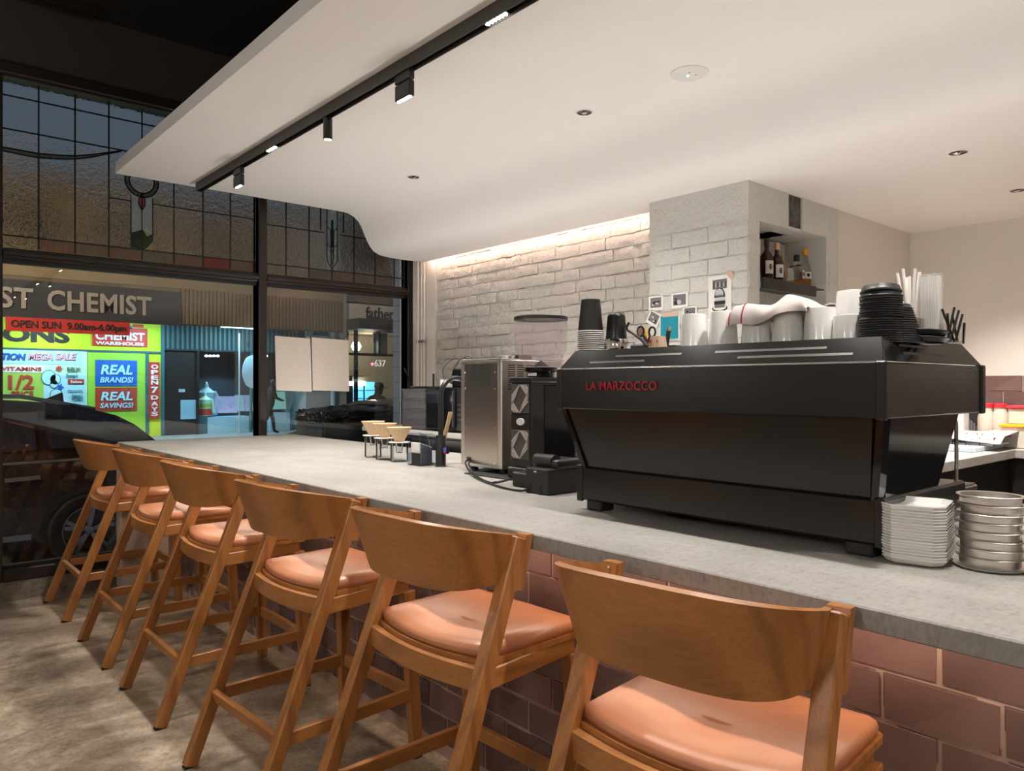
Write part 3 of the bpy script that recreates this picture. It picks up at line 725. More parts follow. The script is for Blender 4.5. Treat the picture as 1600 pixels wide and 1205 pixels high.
# ================================================================== STOOLS
RAKE = .356; ZT = .928
def stool_proto():
    st = thing('bar_stool', '', 'stool', (0, 0, 0), 0, 'stools along the bar')
    lx = lambda z: RAKE*z/ZT
    for sg in (1, -1):
        yb = lambda z: sg*(.248 - .016*z/ZT)
        MB().bar((lx(.0), yb(0), 0.004), (lx(ZT-.004), yb(ZT), ZT-.004), .036, .044, (0, 1, 0), bev=.004).build('rear_leg', 'oak_upright', st, local=True)
        MB().bar((.600, sg*.232, .004), (.572, sg*.214, .585), .034, .040, (0, 1, 0), .040, .046, bev=.003).build('front_leg', 'oak_upright', st, local=True)
        # glide pads
        MB().box(-.018, .018, sg*.248-.014, sg*.248+.014, 0, .006).build('glide', 'rubber', st, local=True)
        MB().box(.585, .615, sg*.232-.014, sg*.232+.014, 0, .006).build('glide', 'rubber', st, local=True)
        # side rail under the seat, foot rail, back block
        MB().bar((lx(.60)+.012, sg*.232, .598), (.575, sg*.212, .605), .024, .050, (0, 1, 0), bev=.003).build('seat_rail', 'oak_along', st, local=True)
        MB().bar((lx(.225)+.01, sg*.240, .225), (.580, sg*.226, .225), .020, .042, (0, 1, 0), bev=.002).build('foot_rail', 'oak_along', st, local=True)
        c0, c1 = lx(.80), lx(ZT)
        MB().hexa([(c0+.014, sg*.214, .800), (c0+.046, sg*.214, .796), (c0+.046, sg*.252, .796), (c0+.014, sg*.252, .800), (c1+.010, sg*.212, ZT+.002), (c1+.032, sg*.212, ZT+.002), (c1+.032, sg*.252, ZT+.002), (c1+.010, sg*.252, ZT+.002)]).build('back_block', 'oak_upright', st, local=True)
    MB().bar((lx(.225)-.002, -.236, .225), (lx(.225)-.002, .236, .225), .020, .046, (1, 0, .3), bev=.002).build('foot_rail', 'oak_across', st, local=True)
    MB().bar((.588, -.220, .225), (.588, .220, .225), .020, .042, (1, 0, 0), bev=.002).build('foot_rail', 'oak_across', st, local=True)
    MB().bar((.574, -.205, .602), (.574, .205, .602), .026, .052, (1, 0, 0), bev=.003).build('seat_rail', 'oak_across', st, local=True)
    # curved rear rail of the seat
    def rr(u, v):
        y = lerp(-.228, .228, u); return (.244 - .030*(1-(y/.228)**2), y, lerp(.575, .628, v))
    MB().sheet(14, 1, rr, .022).build('rear_seat_rail', 'oak_across', st, local=True)
    # seat plate and upholstered pad: straight sides, bowed back edge, rounded corners
    def outline(grow, n=10):
        pts = []
        def corner(cx, cy, r, a0, a1): return [(cx+r*math.cos(lerp(a0, a1, t/5)), cy+r*math.sin(lerp(a0, a1, t/5))) for t in range(6)]
        x1 = .602+grow; yf = .236+grow; yr = .232+grow
        pts += corner(x1-.02, -yf+.02, .02, -PI/2, 0); pts += corner(x1-.02, yf-.02, .02, 0, PI/2)
        for i in range(n+1):
            y = lerp(yr, -yr, i/n); pts.append((.252-grow-.040*(1-(y/yr)**2), y))
        return pts
    MB().prism(outline(0), 'z', .626, .640).build('seat_plate', 'oak_across', st, local=True)
    o0 = outline(-.008); b = MB(); cx, cy = .42, 0
    rings = []
    for sc_, zz in ((1.0, .640), (1.012, .648), (1.0, .657), (.965, .6635), (.80, .667), (.5, .664), (.2, .660)):
        rings.append([b.bm.verts.new((cx+(x-cx)*sc_, cy+(y-cy)*sc_, zz + .014*((y/.235)**2)*(.6 if zz > .641 else 0))) for x, y in o0])
    n = len(o0)
    for A_, B_ in zip(rings, rings[1:]):
        for i in range(n): b.bm.faces.new((A_[i], A_[(i+1) % n], B_[(i+1) % n], B_[i]))
    b.bm.faces.new(rings[-1]); b.bm.faces.new(rings[0][::-1])
    b.build('seat_pad', 'tan_leather', st, local=True, angle=80)
    # bent veneer backrest, flaring upward and outward
    def vb(u, v):
        a = lerp(-1, 1, u); p = 3.3
        th = a*PI/2
        q = abs(math.cos(th))**(2/p); w = .207 + v*(.004 + .034*q**.5)
        y = w*math.copysign(abs(math.sin(th))**(2/p), th)
        sag = lerp(.150, .252, v); xe = lerp(lx(.815), lx(ZT), v)+.004
        x = xe - sag*q
        z = lerp(.812 + .006*(1-q), ZT + .056*q, v)
        return (x, y, z)
    MB().sheet(44, 6, vb, .012).build('backrest', 'oak_across', st, local=True, angle=45)
    return st
proto = stool_proto()
labs = ['wooden bar stool closest to the window', 'second wooden bar stool from the window', 'third wooden bar stool from the window',
        'fourth wooden bar stool from the window, its rear foot standing fully in view', 'wooden bar stool in front of the tiled bar, second nearest', 'nearest wooden bar stool, its large curved backrest lower right']
for i, (x, y, rz) in enumerate(((.845, 4.967, .5), (.848, 4.063, 0), (.852, 3.266, 0), (.855, 2.400, 3), (.866, 1.610, 2.5), (.845, .780, 6))):
    o = proto if i == 0 else copy_tree(proto)
    o.location = (x, y, 0); o.rotation_euler = (0, 0, math.radians(rz)); o['label'] = labs[i]

mat('slot_metal', (.09, .088, .085), .35, 1.0); mat('towel_white', (.54, .49, .465), .95)
# ================================================================== ESPRESSO MACHINE
em = thing('espresso_machine', 'large black espresso machine seen from behind on the worktop', 'coffee machine', (1.87, 1.133, HC))
y0, y1 = .653, 1.613
for x in (1.665, 2.07):
    for y in (.735, 1.515): MB().box(x-.03, x+.03, y-.03, y+.03, HC, .960, .004).build('foot', 'black_plastic', em)
MB().box(1.632, 2.125, .682, 1.573, .957, 1.058, .006).build('base', 'black_panel', em)
MB().box(1.628, 1.640, .677, .700, .953, 1.062, .003).build('corner_trim', 'black_satin', em); MB().box(1.628, 1.640, 1.556, 1.579, .953, 1.062, .003).build('corner_trim', 'black_satin', em)
# sloping rear panel
MB().hexa([(1.640, .712, 1.058), (1.70, .712, 1.058), (1.70, 1.545, 1.058), (1.640, 1.545, 1.058), (1.600, .690, 1.232), (1.70, .690, 1.232), (1.70, 1.590, 1.232), (1.600, 1.590, 1.232)]).build('rear_panel', 'black_panel', em)
for ya, yb_ in ((.700, .672), (1.552, 1.600)):
    MB().bar((1.650, ya, 1.056), (1.612, yb_, 1.234), .016, .034, (0, 1, 0)).build('frame_leg', 'black_gloss', em)
    MB().bar((1.668, ya+(.012 if ya < 1 else -.012), 1.056), (1.632, yb_+(.010 if ya < 1 else -.012), 1.234), .010, .010, (0, 1, 0)).build('frame_trim', 'steel', em)
# glossy side panels
for yy in (.690, 1.572):
    MB().prism([(1.665, 1.058), (1.96, 1.058), (2.10, 1.232), (1.62, 1.232)], 'y', yy, yy+.012).build('side_panel', 'black_gloss', em)
# upper body
MB().box(1.580, 2.160, y0+.004, y1-.004, 1.231, 1.349, .003).build('upper_body', 'black_panel', em)
for yy in (y0, y1-.022): MB().box(1.576, 1.590, yy, yy+.022, 1.228, 1.351, .003).build('corner_trim', 'black_satin', em)
MB().box(2.148, 2.170, y0-.002, y0+.018, 1.228, 1.352, .003).build('corner_trim', 'black_satin', em)
MB().box(1.5795, 1.584, y0+.02, y1-.02, 1.347, 1.351).build('seam_trim', 'steel', em)
# sloped cup rail
MB().hexa([(1.584, .662, 1.351), (1.592, .662, 1.351), (1.592, 1.604, 1.351), (1.584, 1.604, 1.351), (1.628, .684, 1.404), (1.634, .684, 1.404), (1.634, 1.582, 1.404), (1.628, 1.582, 1.404)]).build('cup_rail', 'black_rail', em)
MB().hexa([(1.588, .658, 1.351), (2.160, .658, 1.351), (2.160, .664, 1.351), (1.588, .664, 1.351), (1.632, .686, 1.404), (2.105, .686, 1.404), (2.105, .692, 1.404), (1.632, .692, 1.404)]).build('cup_rail', 'black_rail', em)
MB().hexa([(1.588, 1.600, 1.351), (2.160, 1.600, 1.351), (2.160, 1.606, 1.351), (1.588, 1.606, 1.351), (1.632, 1.574, 1.404), (2.105, 1.574, 1.404), (2.105, 1.580, 1.404), (1.632, 1.580, 1.404)]).build('cup_rail', 'black_rail', em)
def slot_back(ya, yb_, f):   # steel-lined slot on the sloping rear rail; f = height along the slope
    x = lerp(1.584, 1.628, f)-.0008; zz = lerp(1.351, 1.404, f); dx, dz = (.0022*.044/.069*1.6, .0022*1.25)
    MB().hexa([(x-dx, ya, zz-dz), (x-dx+.003, ya, zz-dz), (x-dx+.003, yb_, zz-dz), (x-dx, yb_, zz-dz), (x+dx, ya, zz+dz), (x+dx+.003, ya, zz+dz), (x+dx+.003, yb_, zz+dz), (x+dx, yb_, zz+dz)]).build('slot', 'slot_metal', em)
for px0, px1, f in ((960, 1063, .60), (925, 1010, .30), (1115, 1290, .62), (1155, 1335, .32)):
    slot_back(at(px1, 556, X=1.605).y, at(px0, 556, X=1.605).y, f)
for xa, xb_, f in ((1.70, 1.86, .68), (1.70, 1.93, .36)):
    y = lerp(.658, .686, f)-.0012; zz = lerp(1.351, 1.404, f)
    MB().box(xa, xb_, y, y+.003, zz-.0032, zz+.0032).build('slot', 'slot_metal', em)
MB().box(1.634, 2.10, .692, 1.574, 1.372, 1.394, .002).build('cup_tray', 'steel', em)
pl = at(917, 609.5, X=1.579); pr_ = at(1027, 609.5, X=1.579)
text('brand_lettering', 'LA MARZOCCO', 'red_paint', em, pl, (0, -1, 0), pl.y-pr_.y, .0245, (-1, 0, 0), .003, off=.012, spacing=1.05)
# drip tray, group heads and wands on the barista side
MB().box(1.98, 2.27, .70, 1.56, 1.0, 1.035, .004).build('drip_tray', 'steel', em)
for k in range(9): MB().box(2.00+.03*k, 2.006+.03*k, .70, 1.56, 1.035, 1.040).build('grate_bar', 'chrome', em)
for y in (.86, 1.133, 1.40):
    g = MB().cyl((2.13, y, 1.232), (2.13, y, 1.165), .038, .036).build('group_head', 'chrome', em)
    MB().cyl((2.13, y, 1.165), (2.13, y, 1.135), .034, .030).build('portafilter', 'chrome', g)
    MB().cyl((2.16, y, 1.152), (2.31, y, 1.140), .011, .014).build('handle', 'black_plastic', g)
for y in (.70, 1.56):
    MB().tube([(2.09, y, 1.235), (2.11, y, 1.20), (2.112, y, 1.12), (2.108, y, 1.05)], .005, 8).build('steam_wand', 'chrome', em)

# ------------------------------------------------------------------ cups on the machine (tray level ZT2)
ZC = 1.394
def rcopy(p, loc, rz=0, label=None, rot=None):
    o = copy_tree(p); o.location = loc; o.rotation_euler = rot or (0, 0, rz)
    if label: o['label'] = label
    return o
# inverted white mugs
def mug(name, label, h, r_top, r_bot, loc, group):
    t = thing(name, label, 'mug', loc, random.uniform(0, 6), group)
    # upside down: closed foot on top, rim below
    MB().lathe([(0, h-.003), (r_top*.82, h-.003), (r_top*.86, h), (r_top*.97, h-.001), (r_top, h-.006), (r_bot, .0), (r_bot-.004, 0), (r_top-.006, h-.012), (0, h-.012)], 40).build('body', 'porcelain', t, local=True, angle=50)
    hd = [(r_bot*.95-.002, 0, h*.22), (r_bot+.022, 0, h*.30), (r_bot+.026, 0, h*.52), (r_bot+.016, 0, h*.72), (r_top*.96, 0, h*.78)]
    MB().tube(hd, .0055, 8).build('handle', 'porcelain', t, local=True, angle=60)
    t.rotation_euler[2] = random.uniform(-.5, 1.0)   # handles away from the customers
    return t
MG = 'white mugs on the coffee machine'
for px, X, h, rt, rb, lab in ((1085, 1.715, .100, .0325, .0385, 'tall upturned white mug beside the kraft paper cup'), (1130, 1.715, .101, .032, .0395, 'tall upturned white mug just left of the towel'),
        (1182, 1.715, .098, .033, .039, 'upturned white mug under the red-striped end of the towel'), (1231, 1.715, .100, .032, .039, 'upturned white mug under the middle of the towel'),
        (1282, 1.715, .090, .0335, .0385, 'upturned white mug in the front row right of the towel'), (1326, 1.715, .068, .033, .0365, 'short upturned white mug next to the black lids'),
        (1108, 1.815, .092, .033, .039, 'upturned white mug half hidden behind the two leftmost mugs'), (1264, 1.815, .098, .033, .039, 'upturned white mug in the second row at the right end of the towel'),
        (1302, 1.815, .098, .033, .039, 'upturned white mug in the second row below the raised one')):
    p = at(px, 520, X=X); mug('mug', lab, h, rt, rb, (X, p.y, ZC), MG)
p = at(1331, 480, X=1.80); mug('mug', 'upturned white mug raised on top of the others beside the black lids', .060, .034, .0385, (1.80, p.y, ZC+.074), MG)
p = at(1331, 480, X=1.80); mug('mug', 'low upturned white mug carrying the raised mug', .072, .034, .039, (1.80, p.y, ZC), MG)
# black paper cups, nested upside down
def cup_proto(label, group, h=.098, rt=.0285, rb=.0405):
    t = thing('paper_cup', label, 'paper cup', (0, 0, 0), 0, group)
    MB().lathe([(0, h-.006), (rt-.003, h-.006), (rt-.002, h), (rt, h), (rb-.002, .004), (rb-.004, .004), (rt-.002, h-.008), (0, h-.008)], 32).build('body', 'black_plastic', t, local=True, angle=50)
    MB().lathe([(rb-.003, .0), (rb+.0005, .0), (rb+.0013, .0016), (rb+.0005, .0033), (rb-.003, .0033)], 32, closed=True).build('rim', 'white_paper', t, local=True, angle=80)
    return t
GC = 'black paper cups nested beside the hopper'
cp = cup_proto('black paper cup nested inside the white-rimmed stack', GC)
p = at(923, 540, X=1.672)
for k in range(12):
    o = cp if k == 0 else copy_tree(cp)
    o.location = (1.672+random.uniform(-.0006, .0006), p.y+random.uniform(-.0006, .0006), ZC+.0062*k)
o['label'] = 'topmost black paper cup, its whole body showing above the rims'
# steel jug with an upturned black cup on it
q = at(963, 540, X=1.725)
t = thing('milk_jug', 'polished steel jug with a thin handle on the machine', 'jug', (1.725, q.y, ZC))
MB().lathe([(0, 0), (.034, 0), (.036, .004), (.036, .040), (.0335, .046), (.032, .046), (.034, .040), (.034, .006), (0, .006)], 32).build('body', 'chrome', t, local=True, angle=50)
MB().tube([(.012, -.033, .036), (.02, -.052, .034), (.02, -.052, .014), (.012, -.034, .010)], .003, 6).build('handle', 'chrome', t, local=True)
t = thing('tumbler', 'glossy black tumbler turned upside down on the steel jug', 'cup', (1.725, q.y, ZC+.046))
MB().lathe([(0, .076), (.018, .078), (.0245, .075), (.027, .068), (.0325, 0), (.030, 0), (.025, .066), (0, .070)], 32).build('body', 'black_panel', t, local=True, angle=50)
# black tamping tool, scissors, pens, kraft cup
q = at(1003, 541, X=1.72)
t = thing('spouted_tool', 'bent black tool lying beside the steel jug', 'tool', (1.72, q.y, ZC))
pt = lambda px, py, X=1.72: at(px, py, X=X)
MB().tube([pt(983, 504), pt(979, 511), pt(980, 516), pt(990, 522), pt(1003, 531), pt(1012, 541)], [.0035, .004, .0035, .0035, .005, .006], 8).build('arm', 'black_plastic', t)
MB().box(1.72-.02, 1.72+.02, q.y-.018, q.y+.03, ZC, ZC+.026, .004).build('block', 'black_plastic', t)
q = at(1028, 541, X=1.70)
t = thing('kraft_cup', 'small brown paper cup with red print turned upside down', 'paper cup', (1.70, q.y, ZC))
MB().lathe([(0, .043), (.0185, .043), (.020, .045), (.0215, .045), (.0285, 0), (.026, 0), (.019, .041), (0, .041)], 28).build('body', 'kraft_paper', t, local=True, angle=50)
for ang, w, st in ((2.75, .014, 'ooo'), (3.75, .004, 'b')):
    r = .0258; c, s_ = math.cos(ang), math.sin(ang)
    O = Vector((1.70+r*c, q.y+r*s_, ZC+.026)); xd = Vector((s_, -c, 0)) * -1
    xd = Vector((-s_, c, 0)); xd = -xd if xd.y > 0 else xd
    text('print', st, 'red_cloth', t, O - xd*w/2, xd, w, .010, (c, s_, 0), .0012, off=.01, up=(-.25*c, -.25*s_, 1))
def ring_handle(mb, c, r, X):   # oval finger ring
    mb.tube([(X, c.y+r*.8*math.cos(a), c.z+r*math.sin(a)) for a in [2*PI*k/20 for k in range(21)]], .0032, 8)
t = thing('scissors', 'black-handled scissors standing behind the brown paper cup', 'scissors', (1.745, at(1010, 540, X=1.745).y, ZC))
b = MB(); c1, c2 = at(1001, 518, X=1.745), at(1018, 519, X=1.745)
ring_handle(b, c1, .0145, 1.745); b.tube([(1.745, c1.y-.008, c1.z-.010), at(1010, 532, X=1.745), at(1012, 541, X=1.745)], .004, 8); b.build('handle', 'black_plastic', t)
b = MB(); ring_handle(b, c2, .0145, 1.748); b.tube([(1.748, c2.y+.006, c2.z-.012), at(1012, 534, X=1.748), at(1010, 541, X=1.748)], .004, 8); b.build('handle', 'black_plastic', t)
MB().lathe([(0, -.002), (.0105, -.002), (.0105, .002), (0, .002)], 20, Matrix.Translation((1.745, c1.y, c1.z)) @ Matrix.Rotation(PI/2, 4, 'Y')).build('grip_pad', 'pink_tape', t)
a_, b_ = at(1007, 512, X=1.755), at(1013, 540, X=1.755)
tag(MB().tube([a_, b_], .004, 8).build('pencil', 'yellow_plastic'), 'yellow pencil standing between the scissor handles', 'pencil')
t = thing('marker_pen', 'thick black marker leaning in front of the teal card', 'pen', (1.74, at(1043, 540, X=1.74).y, ZC))
MB().tube([at(1045, 516, X=1.74), at(1041, 541, X=1.74)], .0065, 10).build('barrel', 'black_plastic', t)
MB().tube([at(1046, 511, X=1.74), at(1045, 517, X=1.74)], .0068, 10).build('cap', 'steel', t)
q = at(1052, 540, X=1.76)
t = thing('small_box', 'small pink and white box with a black lid beside the first mug', 'box', (1.76, q.y, ZC))
MB().box(1.745, 1.775, q.y-.018, q.y+.018, ZC, ZC+.016, .001).build('body', 'pink_tape', t); MB().box(1.744, 1.776, q.y-.019, q.y+.019, ZC+.016, ZC+.021, .001).build('lid', 'black_plastic', t)
# towel over the mugs
tw = thing('towel', 'crumpled white tea towel with red stripes draped over the mugs', 'towel', (1.735, .99, ZC+.10))
ya, yb2 = at(1152, 490, X=1.715).y, at(1272, 480, X=1.715).y
def cloth(u, v, lift=0):
    y = lerp(ya+.004, yb2-.004, u)
    hump = .016*math.exp(-((u-.74)/.17)**2) + .010*math.exp(-((u-.30)/.16)**2)
    fold = .0045*math.sin(7*u+5*v) + .006*noise.noise(Vector((u*6, v*4.0, 3.1)))
    top = ZC + .104 + hump + fold
    hem = ZC + lerp(.056, .078, min(1, max(0, (u-.35)/.3))) + .005*math.sin(9*u)
    f = min(1, v/.30)
    x = lerp(1.664, 1.684, f**2) + (max(0, v-.30)/.70)*.135 + .004*math.sin(13*u+2)*(1-f) + .003*fold/.004*(1-f)
    z = lerp(hem, top, f**.75)
    e = max(0, .10-u)/.10; z -= .026*e*e*f
    e = max(0, u-.92)/.08; z -= .018*e*e*f
    z -= .010*max(0, v-.6)/.4
    return (x, y, z+lift)
MB().sheet(70, 26, cloth, .0035).build('cloth', 'towel_white', tw, angle=80)
for u0 in (.03, .215):
    MB().sheet(3, 18, lambda u, v, u0=u0: cloth(u0+.018*u, v*.75, .0012), .002).build('stripe', 'red_cloth', tw, angle=80)
t2 = thing('folded_napkin', 'second white cloth folded behind the towel', 'cloth', (1.85, .93, ZC+.10))
yc, yd = at(1262, 480, X=1.86).y, at(1314, 480, X=1.86).y
MB().sheet(20, 10, lambda u, v: (lerp(1.80, 1.92, v), lerp(yc, yd, u), ZC+.098+.014*u+.004*math.sin(8*u+5*v)-.02*max(0, .3-v)), .004).build('cloth', 'towel_white', t2, angle=80)
MB().sheet(3, 8, lambda u, v: (lerp(1.80, 1.92, v), lerp(yc, yd, .06+.08*u), ZC+.1005+.014*(.06+.08*u)+.004*math.sin(8*(.06+.08*u)+5*v)-.02*max(0, .3-v)), .001).build('stripe', 'red_cloth', t2, angle=80)
# black lids in stacks
def lid_proto(label, group, R=.0445):
    t = thing('cup_lid', label, 'lid', (0, 0, 0), 0, group)
    MB().lathe([(R, 0), (R+.0016, .0012), (R+.0012, .0030), (R-.001, .0042), (R-.0035, .010), (R-.005, .0115), (R-.009, .0110), (R-.010, .007), (0, .0068), (0, .0052), (R-.0105, .0052), (R-.006, .004), (R-.003, 0)], 36, closed=False).build('shell', 'black_plastic', t, local=True, angle=40)
    return t
GL = 'black cup lids on the coffee machine'
lp = lid_proto('black plastic cup lid inside the tall lid stack', GL)
p = at(1375, 500, X=1.70); z = ZC
for k in range(22):
    o = lp if k == 0 else copy_tree(lp)
    ox = 0 if k < 11 else .0015
    o.location = (1.70+random.uniform(-.0008, .0008)+ox, p.y+random.uniform(-.0008, .0008)-ox, z); z += .0049 if k != 10 else .0075
    if k < 11: o.scale = (.965, .965, 1)
o['label'] = 'topmost black cup lid, tilted on the tall stack'; o.rotation_euler = (-.05, .10, 0); o.location.z += .004; o.scale = (.93, .93, 1.35)
GL2 = 'black cup lids in the leaning stack'
lp2 = lid_proto('black plastic cup lid in the leaning stack behind the tall one', GL2)
base = at(1409, 520, X=1.765); topp = at(1391, 470, X=1.765)
for k in range(16):
    o = lp2 if k == 0 else copy_tree(lp2); f = k/15
    o.location = (1.765, lerp(base.y, topp.y, f), ZC+.003+.0050*k); o.rotation_euler = (.10-.08*f, 0, 0)
for k, (px, zz, lab) in enumerate(((1449, .0, 'loose black lid lying lowest beside the straws'), (1446, .016, 'loose black lid resting on another beside the straws'))):
    o = copy_tree(lp2); del o['group']; o['group'] = 'loose black lids'; o['label'] = lab
    q = at(px, 515, X=1.80); o.location = (1.80, q.y, ZC+.014+zz); o.rotation_euler = (PI+.06, .05, 0)
# straws
ps = at(1421, 450, X=1.84)
t = thing('straw_holder', 'hidden steel cup holding loose white paper straws', 'holder', (1.84, ps.y, ZC))
MB().lathe([(0, 0), (.030, 0), (.030, .06), (.028, .06), (.028, .004), (0, .004)], 24).build('body', 'steel', t, local=True)
for k, (a, bx, c, lab) in enumerate((((1402, 427), (1414, 500), 1.83, 'leftmost loose white paper straw'), ((1411, 420), (1423, 500), 1.835, 'tallest loose white paper straw leaning left'), ((1421, 432), (1422, 500), 1.85, 'short upright loose white paper straw'),
        ((1430, 420), (1427, 500), 1.84, 'tall upright loose white paper straw'), ((1437, 425), (1431, 500), 1.85, 'loose white paper straw leaning right against the wrapped bundle'), ((1416, 434), (1419, 500), 1.862, 'short loose white paper straw at the back of the holder'))):
    A_, B_ = at(*a, X=c), at(*bx, X=c); D_ = (B_-A_).normalized(); B_ = A_ + D_*((A_.z-ZC-.005)/-D_.z)
    B_.x = lerp(B_.x, 1.84, .7); B_.y = lerp(B_.y, ps.y, .7)
    tag(MB().tube([A_, B_], .0036, 8).build('paper_straw', 'straw_paper'), lab, 'straw', 'loose white straws')
pw0, pw1 = at(1439, 480, X=1.86), at(1471, 480, X=1.86); zt_ = at(1455, 430, X=1.86).z
t = thing('straw_bundle', 'clear-wrapped bundle of white paper straws', 'straws', (1.86, (pw0.y+pw1.y)/2, ZC))
for k in range(8):
    for j in range(3):
        y = lerp(pw0.y-.004, pw1.y+.004, k/7); x = 1.852+.0075*j
        MB().tube([(x, y, ZC), (x, y+.001, zt_-random.uniform(0, .006))], .0031, 7).build('straw', 'straw_paper', t)
MB().box(1.846, 1.874, pw1.y-.001, pw0.y+.001, ZC, zt_+.001, .002).build('wrapper', 'wrap_plastic', t)
pg = at(1488, 520, X=1.86)
t = thing('straw_glass', 'clear glass tumbler holding black straws', 'glass', (1.86, pg.y, ZC))
MB().lathe([(0, 0), (.024, 0), (.0265, .046), (.0245, .046), (.0225, .004), (0, .004)], 28).build('glass_body', 'clear_glass', t, local=True, angle=50)
for k, (a, lab) in enumerate((((1473, 483), 'leftmost black straw in the glass'), ((1481, 490), 'black straw leaning slightly left in the glass'), ((1491, 480), 'tallest black straw in the glass'), ((1499, 485), 'black straw leaning right in the glass'), ((1505, 491), 'rightmost black straw in the glass'), ((1486, 492), 'shortest black straw in the middle of the glass'))):
    A_ = at(*a, X=1.86); A_.x += random.uniform(-.012, .012); ang = k*1.05
    tag(MB().tube([A_, (1.86+.012*math.cos(ang), pg.y+.010*math.sin(ang), ZC+.006)], .0026, 7).build('black_straw', 'black_plastic'), lab, 'straw', 'black straws in the glass')

# ------------------------------------------------------------------ plates and steel rings on the worktop
def plate_proto(label, group, a=.076, b=.060, ch=.020):
    t = thing('tasting_plate', label, 'plate', (0, 0, 0), 0, group); m = MB(); rings = []
    for s_, zz in ((.70, 0), (.86, .003), (1.0, .0145), (1.0, .0165), (.965, .0165), (.84, .006), (.70, .004)):
        A_, B_, c = a*s_, b*s_, ch*s_
        rings.append([m.bm.verts.new((x, y, zz)) for x, y in ((A_-c, -B_), (A_, -B_+c), (A_, B_-c), (A_-c, B_), (-A_+c, B_), (-A_, B_-c), (-A_, -B_+c), (-A_+c, -B_))])
    for r0, r1 in zip(rings, rings[1:]):
        for i in range(8): m.bm.faces.new((r0[i], r0[(i+1) % 8], r1[(i+1) % 8], r1[i]))
    m.bm.faces.new(rings[-1]); m.bm.faces.new(rings[0][::-1])
    m.build('dish', 'porcelain', t, local=True, angle=30); return t
GP = 'white plates stacked on the worktop'
pp = plate_proto('small white octagonal plate inside the stack by the machine', GP)
for k in range(19):
    o = pp if k == 0 else copy_tree(pp)
    o.location = (1.690+random.uniform(-.001, .001), .6335+random.uniform(-.001, .001), HC+.0060*k); o.rotation_euler = (0, 0, math.radians(12)+random.uniform(-.01, .01))
o['label'] = 'topmost small white octagonal plate of the stack'
def ring_proto(label, group):
    t = thing('steel_ring', label, 'steel ring', (0, 0, 0), 0, group)
    MB().lathe([(.050, 0), (.0535, .001), (.0545, .004), (.0545, .0155), (.0605, .0172), (.0612, .0185), (.0600, .0195), (.053, .0185), (.0525, .004), (.050, .003)], 44, closed=True).build('band', 'brushed_steel', t, local=True, angle=30)
    return t
GR = 'steel rings stacked beside the white plates'
rp = ring_proto('brushed steel ring inside the stack beside the white plates', GR)
for k in range(8):
    o = rp if k == 0 else copy_tree(rp)
    o.location = (1.735+random.uniform(-.002, .002), .512+random.uniform(-.002, .002), HC+.006+.0176*k); o.rotation_euler = (random.uniform(-.015, .015), random.uniform(-.015, .015), 0)
o['label'] = 'topmost brushed steel ring, open and empty'
GR2 = 'steel rings at the right edge'
for k in range(6):
    o = copy_tree(rp); o['group'] = GR2; o['label'] = 'brushed steel ring in the lower stack at the right edge'
    o.location = (1.765+random.uniform(-.002, .002), .385+random.uniform(-.002, .002), HC+.0176*k)
o['label'] = 'topmost ring of the lower steel stack at the right edge'
t = thing('steel_dish', 'flat round steel dish underneath the ring stack', 'dish', (1.735, .512, HC))
MB().lathe([(0, 0), (.060, 0), (.066, .004), (.067, .006), (.058, .004), (0, .003)], 40).build('dish', 'brushed_steel', t, local=True, angle=40)
# ================================================================== STEEL BOILER, GRINDER, PRINTER, TAP
XB0, YB0, YB1 = 1.985, 2.352, 2.630
bo = thing('water_boiler', 'tall brushed steel boiler cabinet with slotted vents', 'boiler', (2.15, 2.49, HC))
MB().box(XB0, 2.34, YB0, YB1, .952, 1.408, .004).build('body', 'brushed_steel', bo)
MB().box(XB0-.004, 2.345, YB0-.004, YB1+.004, 1.404, 1.412, .002).build('top_plate', 'steel', bo)
for x in (2.03, 2.30):
    for y in (2.39, 2.59): MB().cyl((x, y, HC), (x, y, .954), .018).build('foot', 'black_plastic', bo)
MB().box(XB0-.002, XB0+.001, YB0+.022, YB1-.030, .965, 1.395, .0008).build('rear_cover', 'steel', bo)
for i in range(4):
    for j in range(15):
        y = lerp(2.552, 2.432, i/3); zz = 1.388-.0068*j
        MB().box(XB0-.0028, XB0-.0015, y-.015, y+.015, zz-.0012, zz+.0008).build('vent_slot', 'dark_print', bo)
for i in range(4):
    for j in range(12):
        x = 2.04+.05*i; zz = 1.385-.009*j
        MB().box(x-.019, x+.019, YB0-.0012, YB0+.0005, zz-.0026, zz+.0014).build('vent_slot', 'dark_print', bo)
for y in (2.595, 2.395):
    for zz in (1.355, 1.285, 1.12, .975): MB().lathe([(0, .003), (.003, .0028), (.0045, 0)], 10, Matrix.Translation((XB0-.0018, y, zz)) @ Matrix.Rotation(-PI/2, 4, 'Y')).build('screw', 'chrome', bo)
MB().box(XB0-.006, XB0+.002, 2.555, 2.580, .972, .992, .002).build('cable_inlet', 'black_plastic', bo)
tag(MB().lathe([(0, 0), (.030, 0), (.036, .012), (.034, .014), (.028, .004), (0, .004)], 28, Matrix.Translation((2.06, 2.405, 1.412))).build('steel_bowl', 'chrome'), 'small shiny steel bowl on top of the boiler', 'bowl')
tag(MB().box(2.12, 2.20, 2.40, 2.46, 1.412, 1.432, .003).build('black_tray', 'black_plastic'), 'small black tray on top of the boiler by the hopper', 'tray')
tag(MB().box(1.905, 2.33, 2.20, 2.50, HC, HC+.004, .001).build('drip_mat', 'rubber'), 'thin black rubber mat under the steel boiler', 'mat')
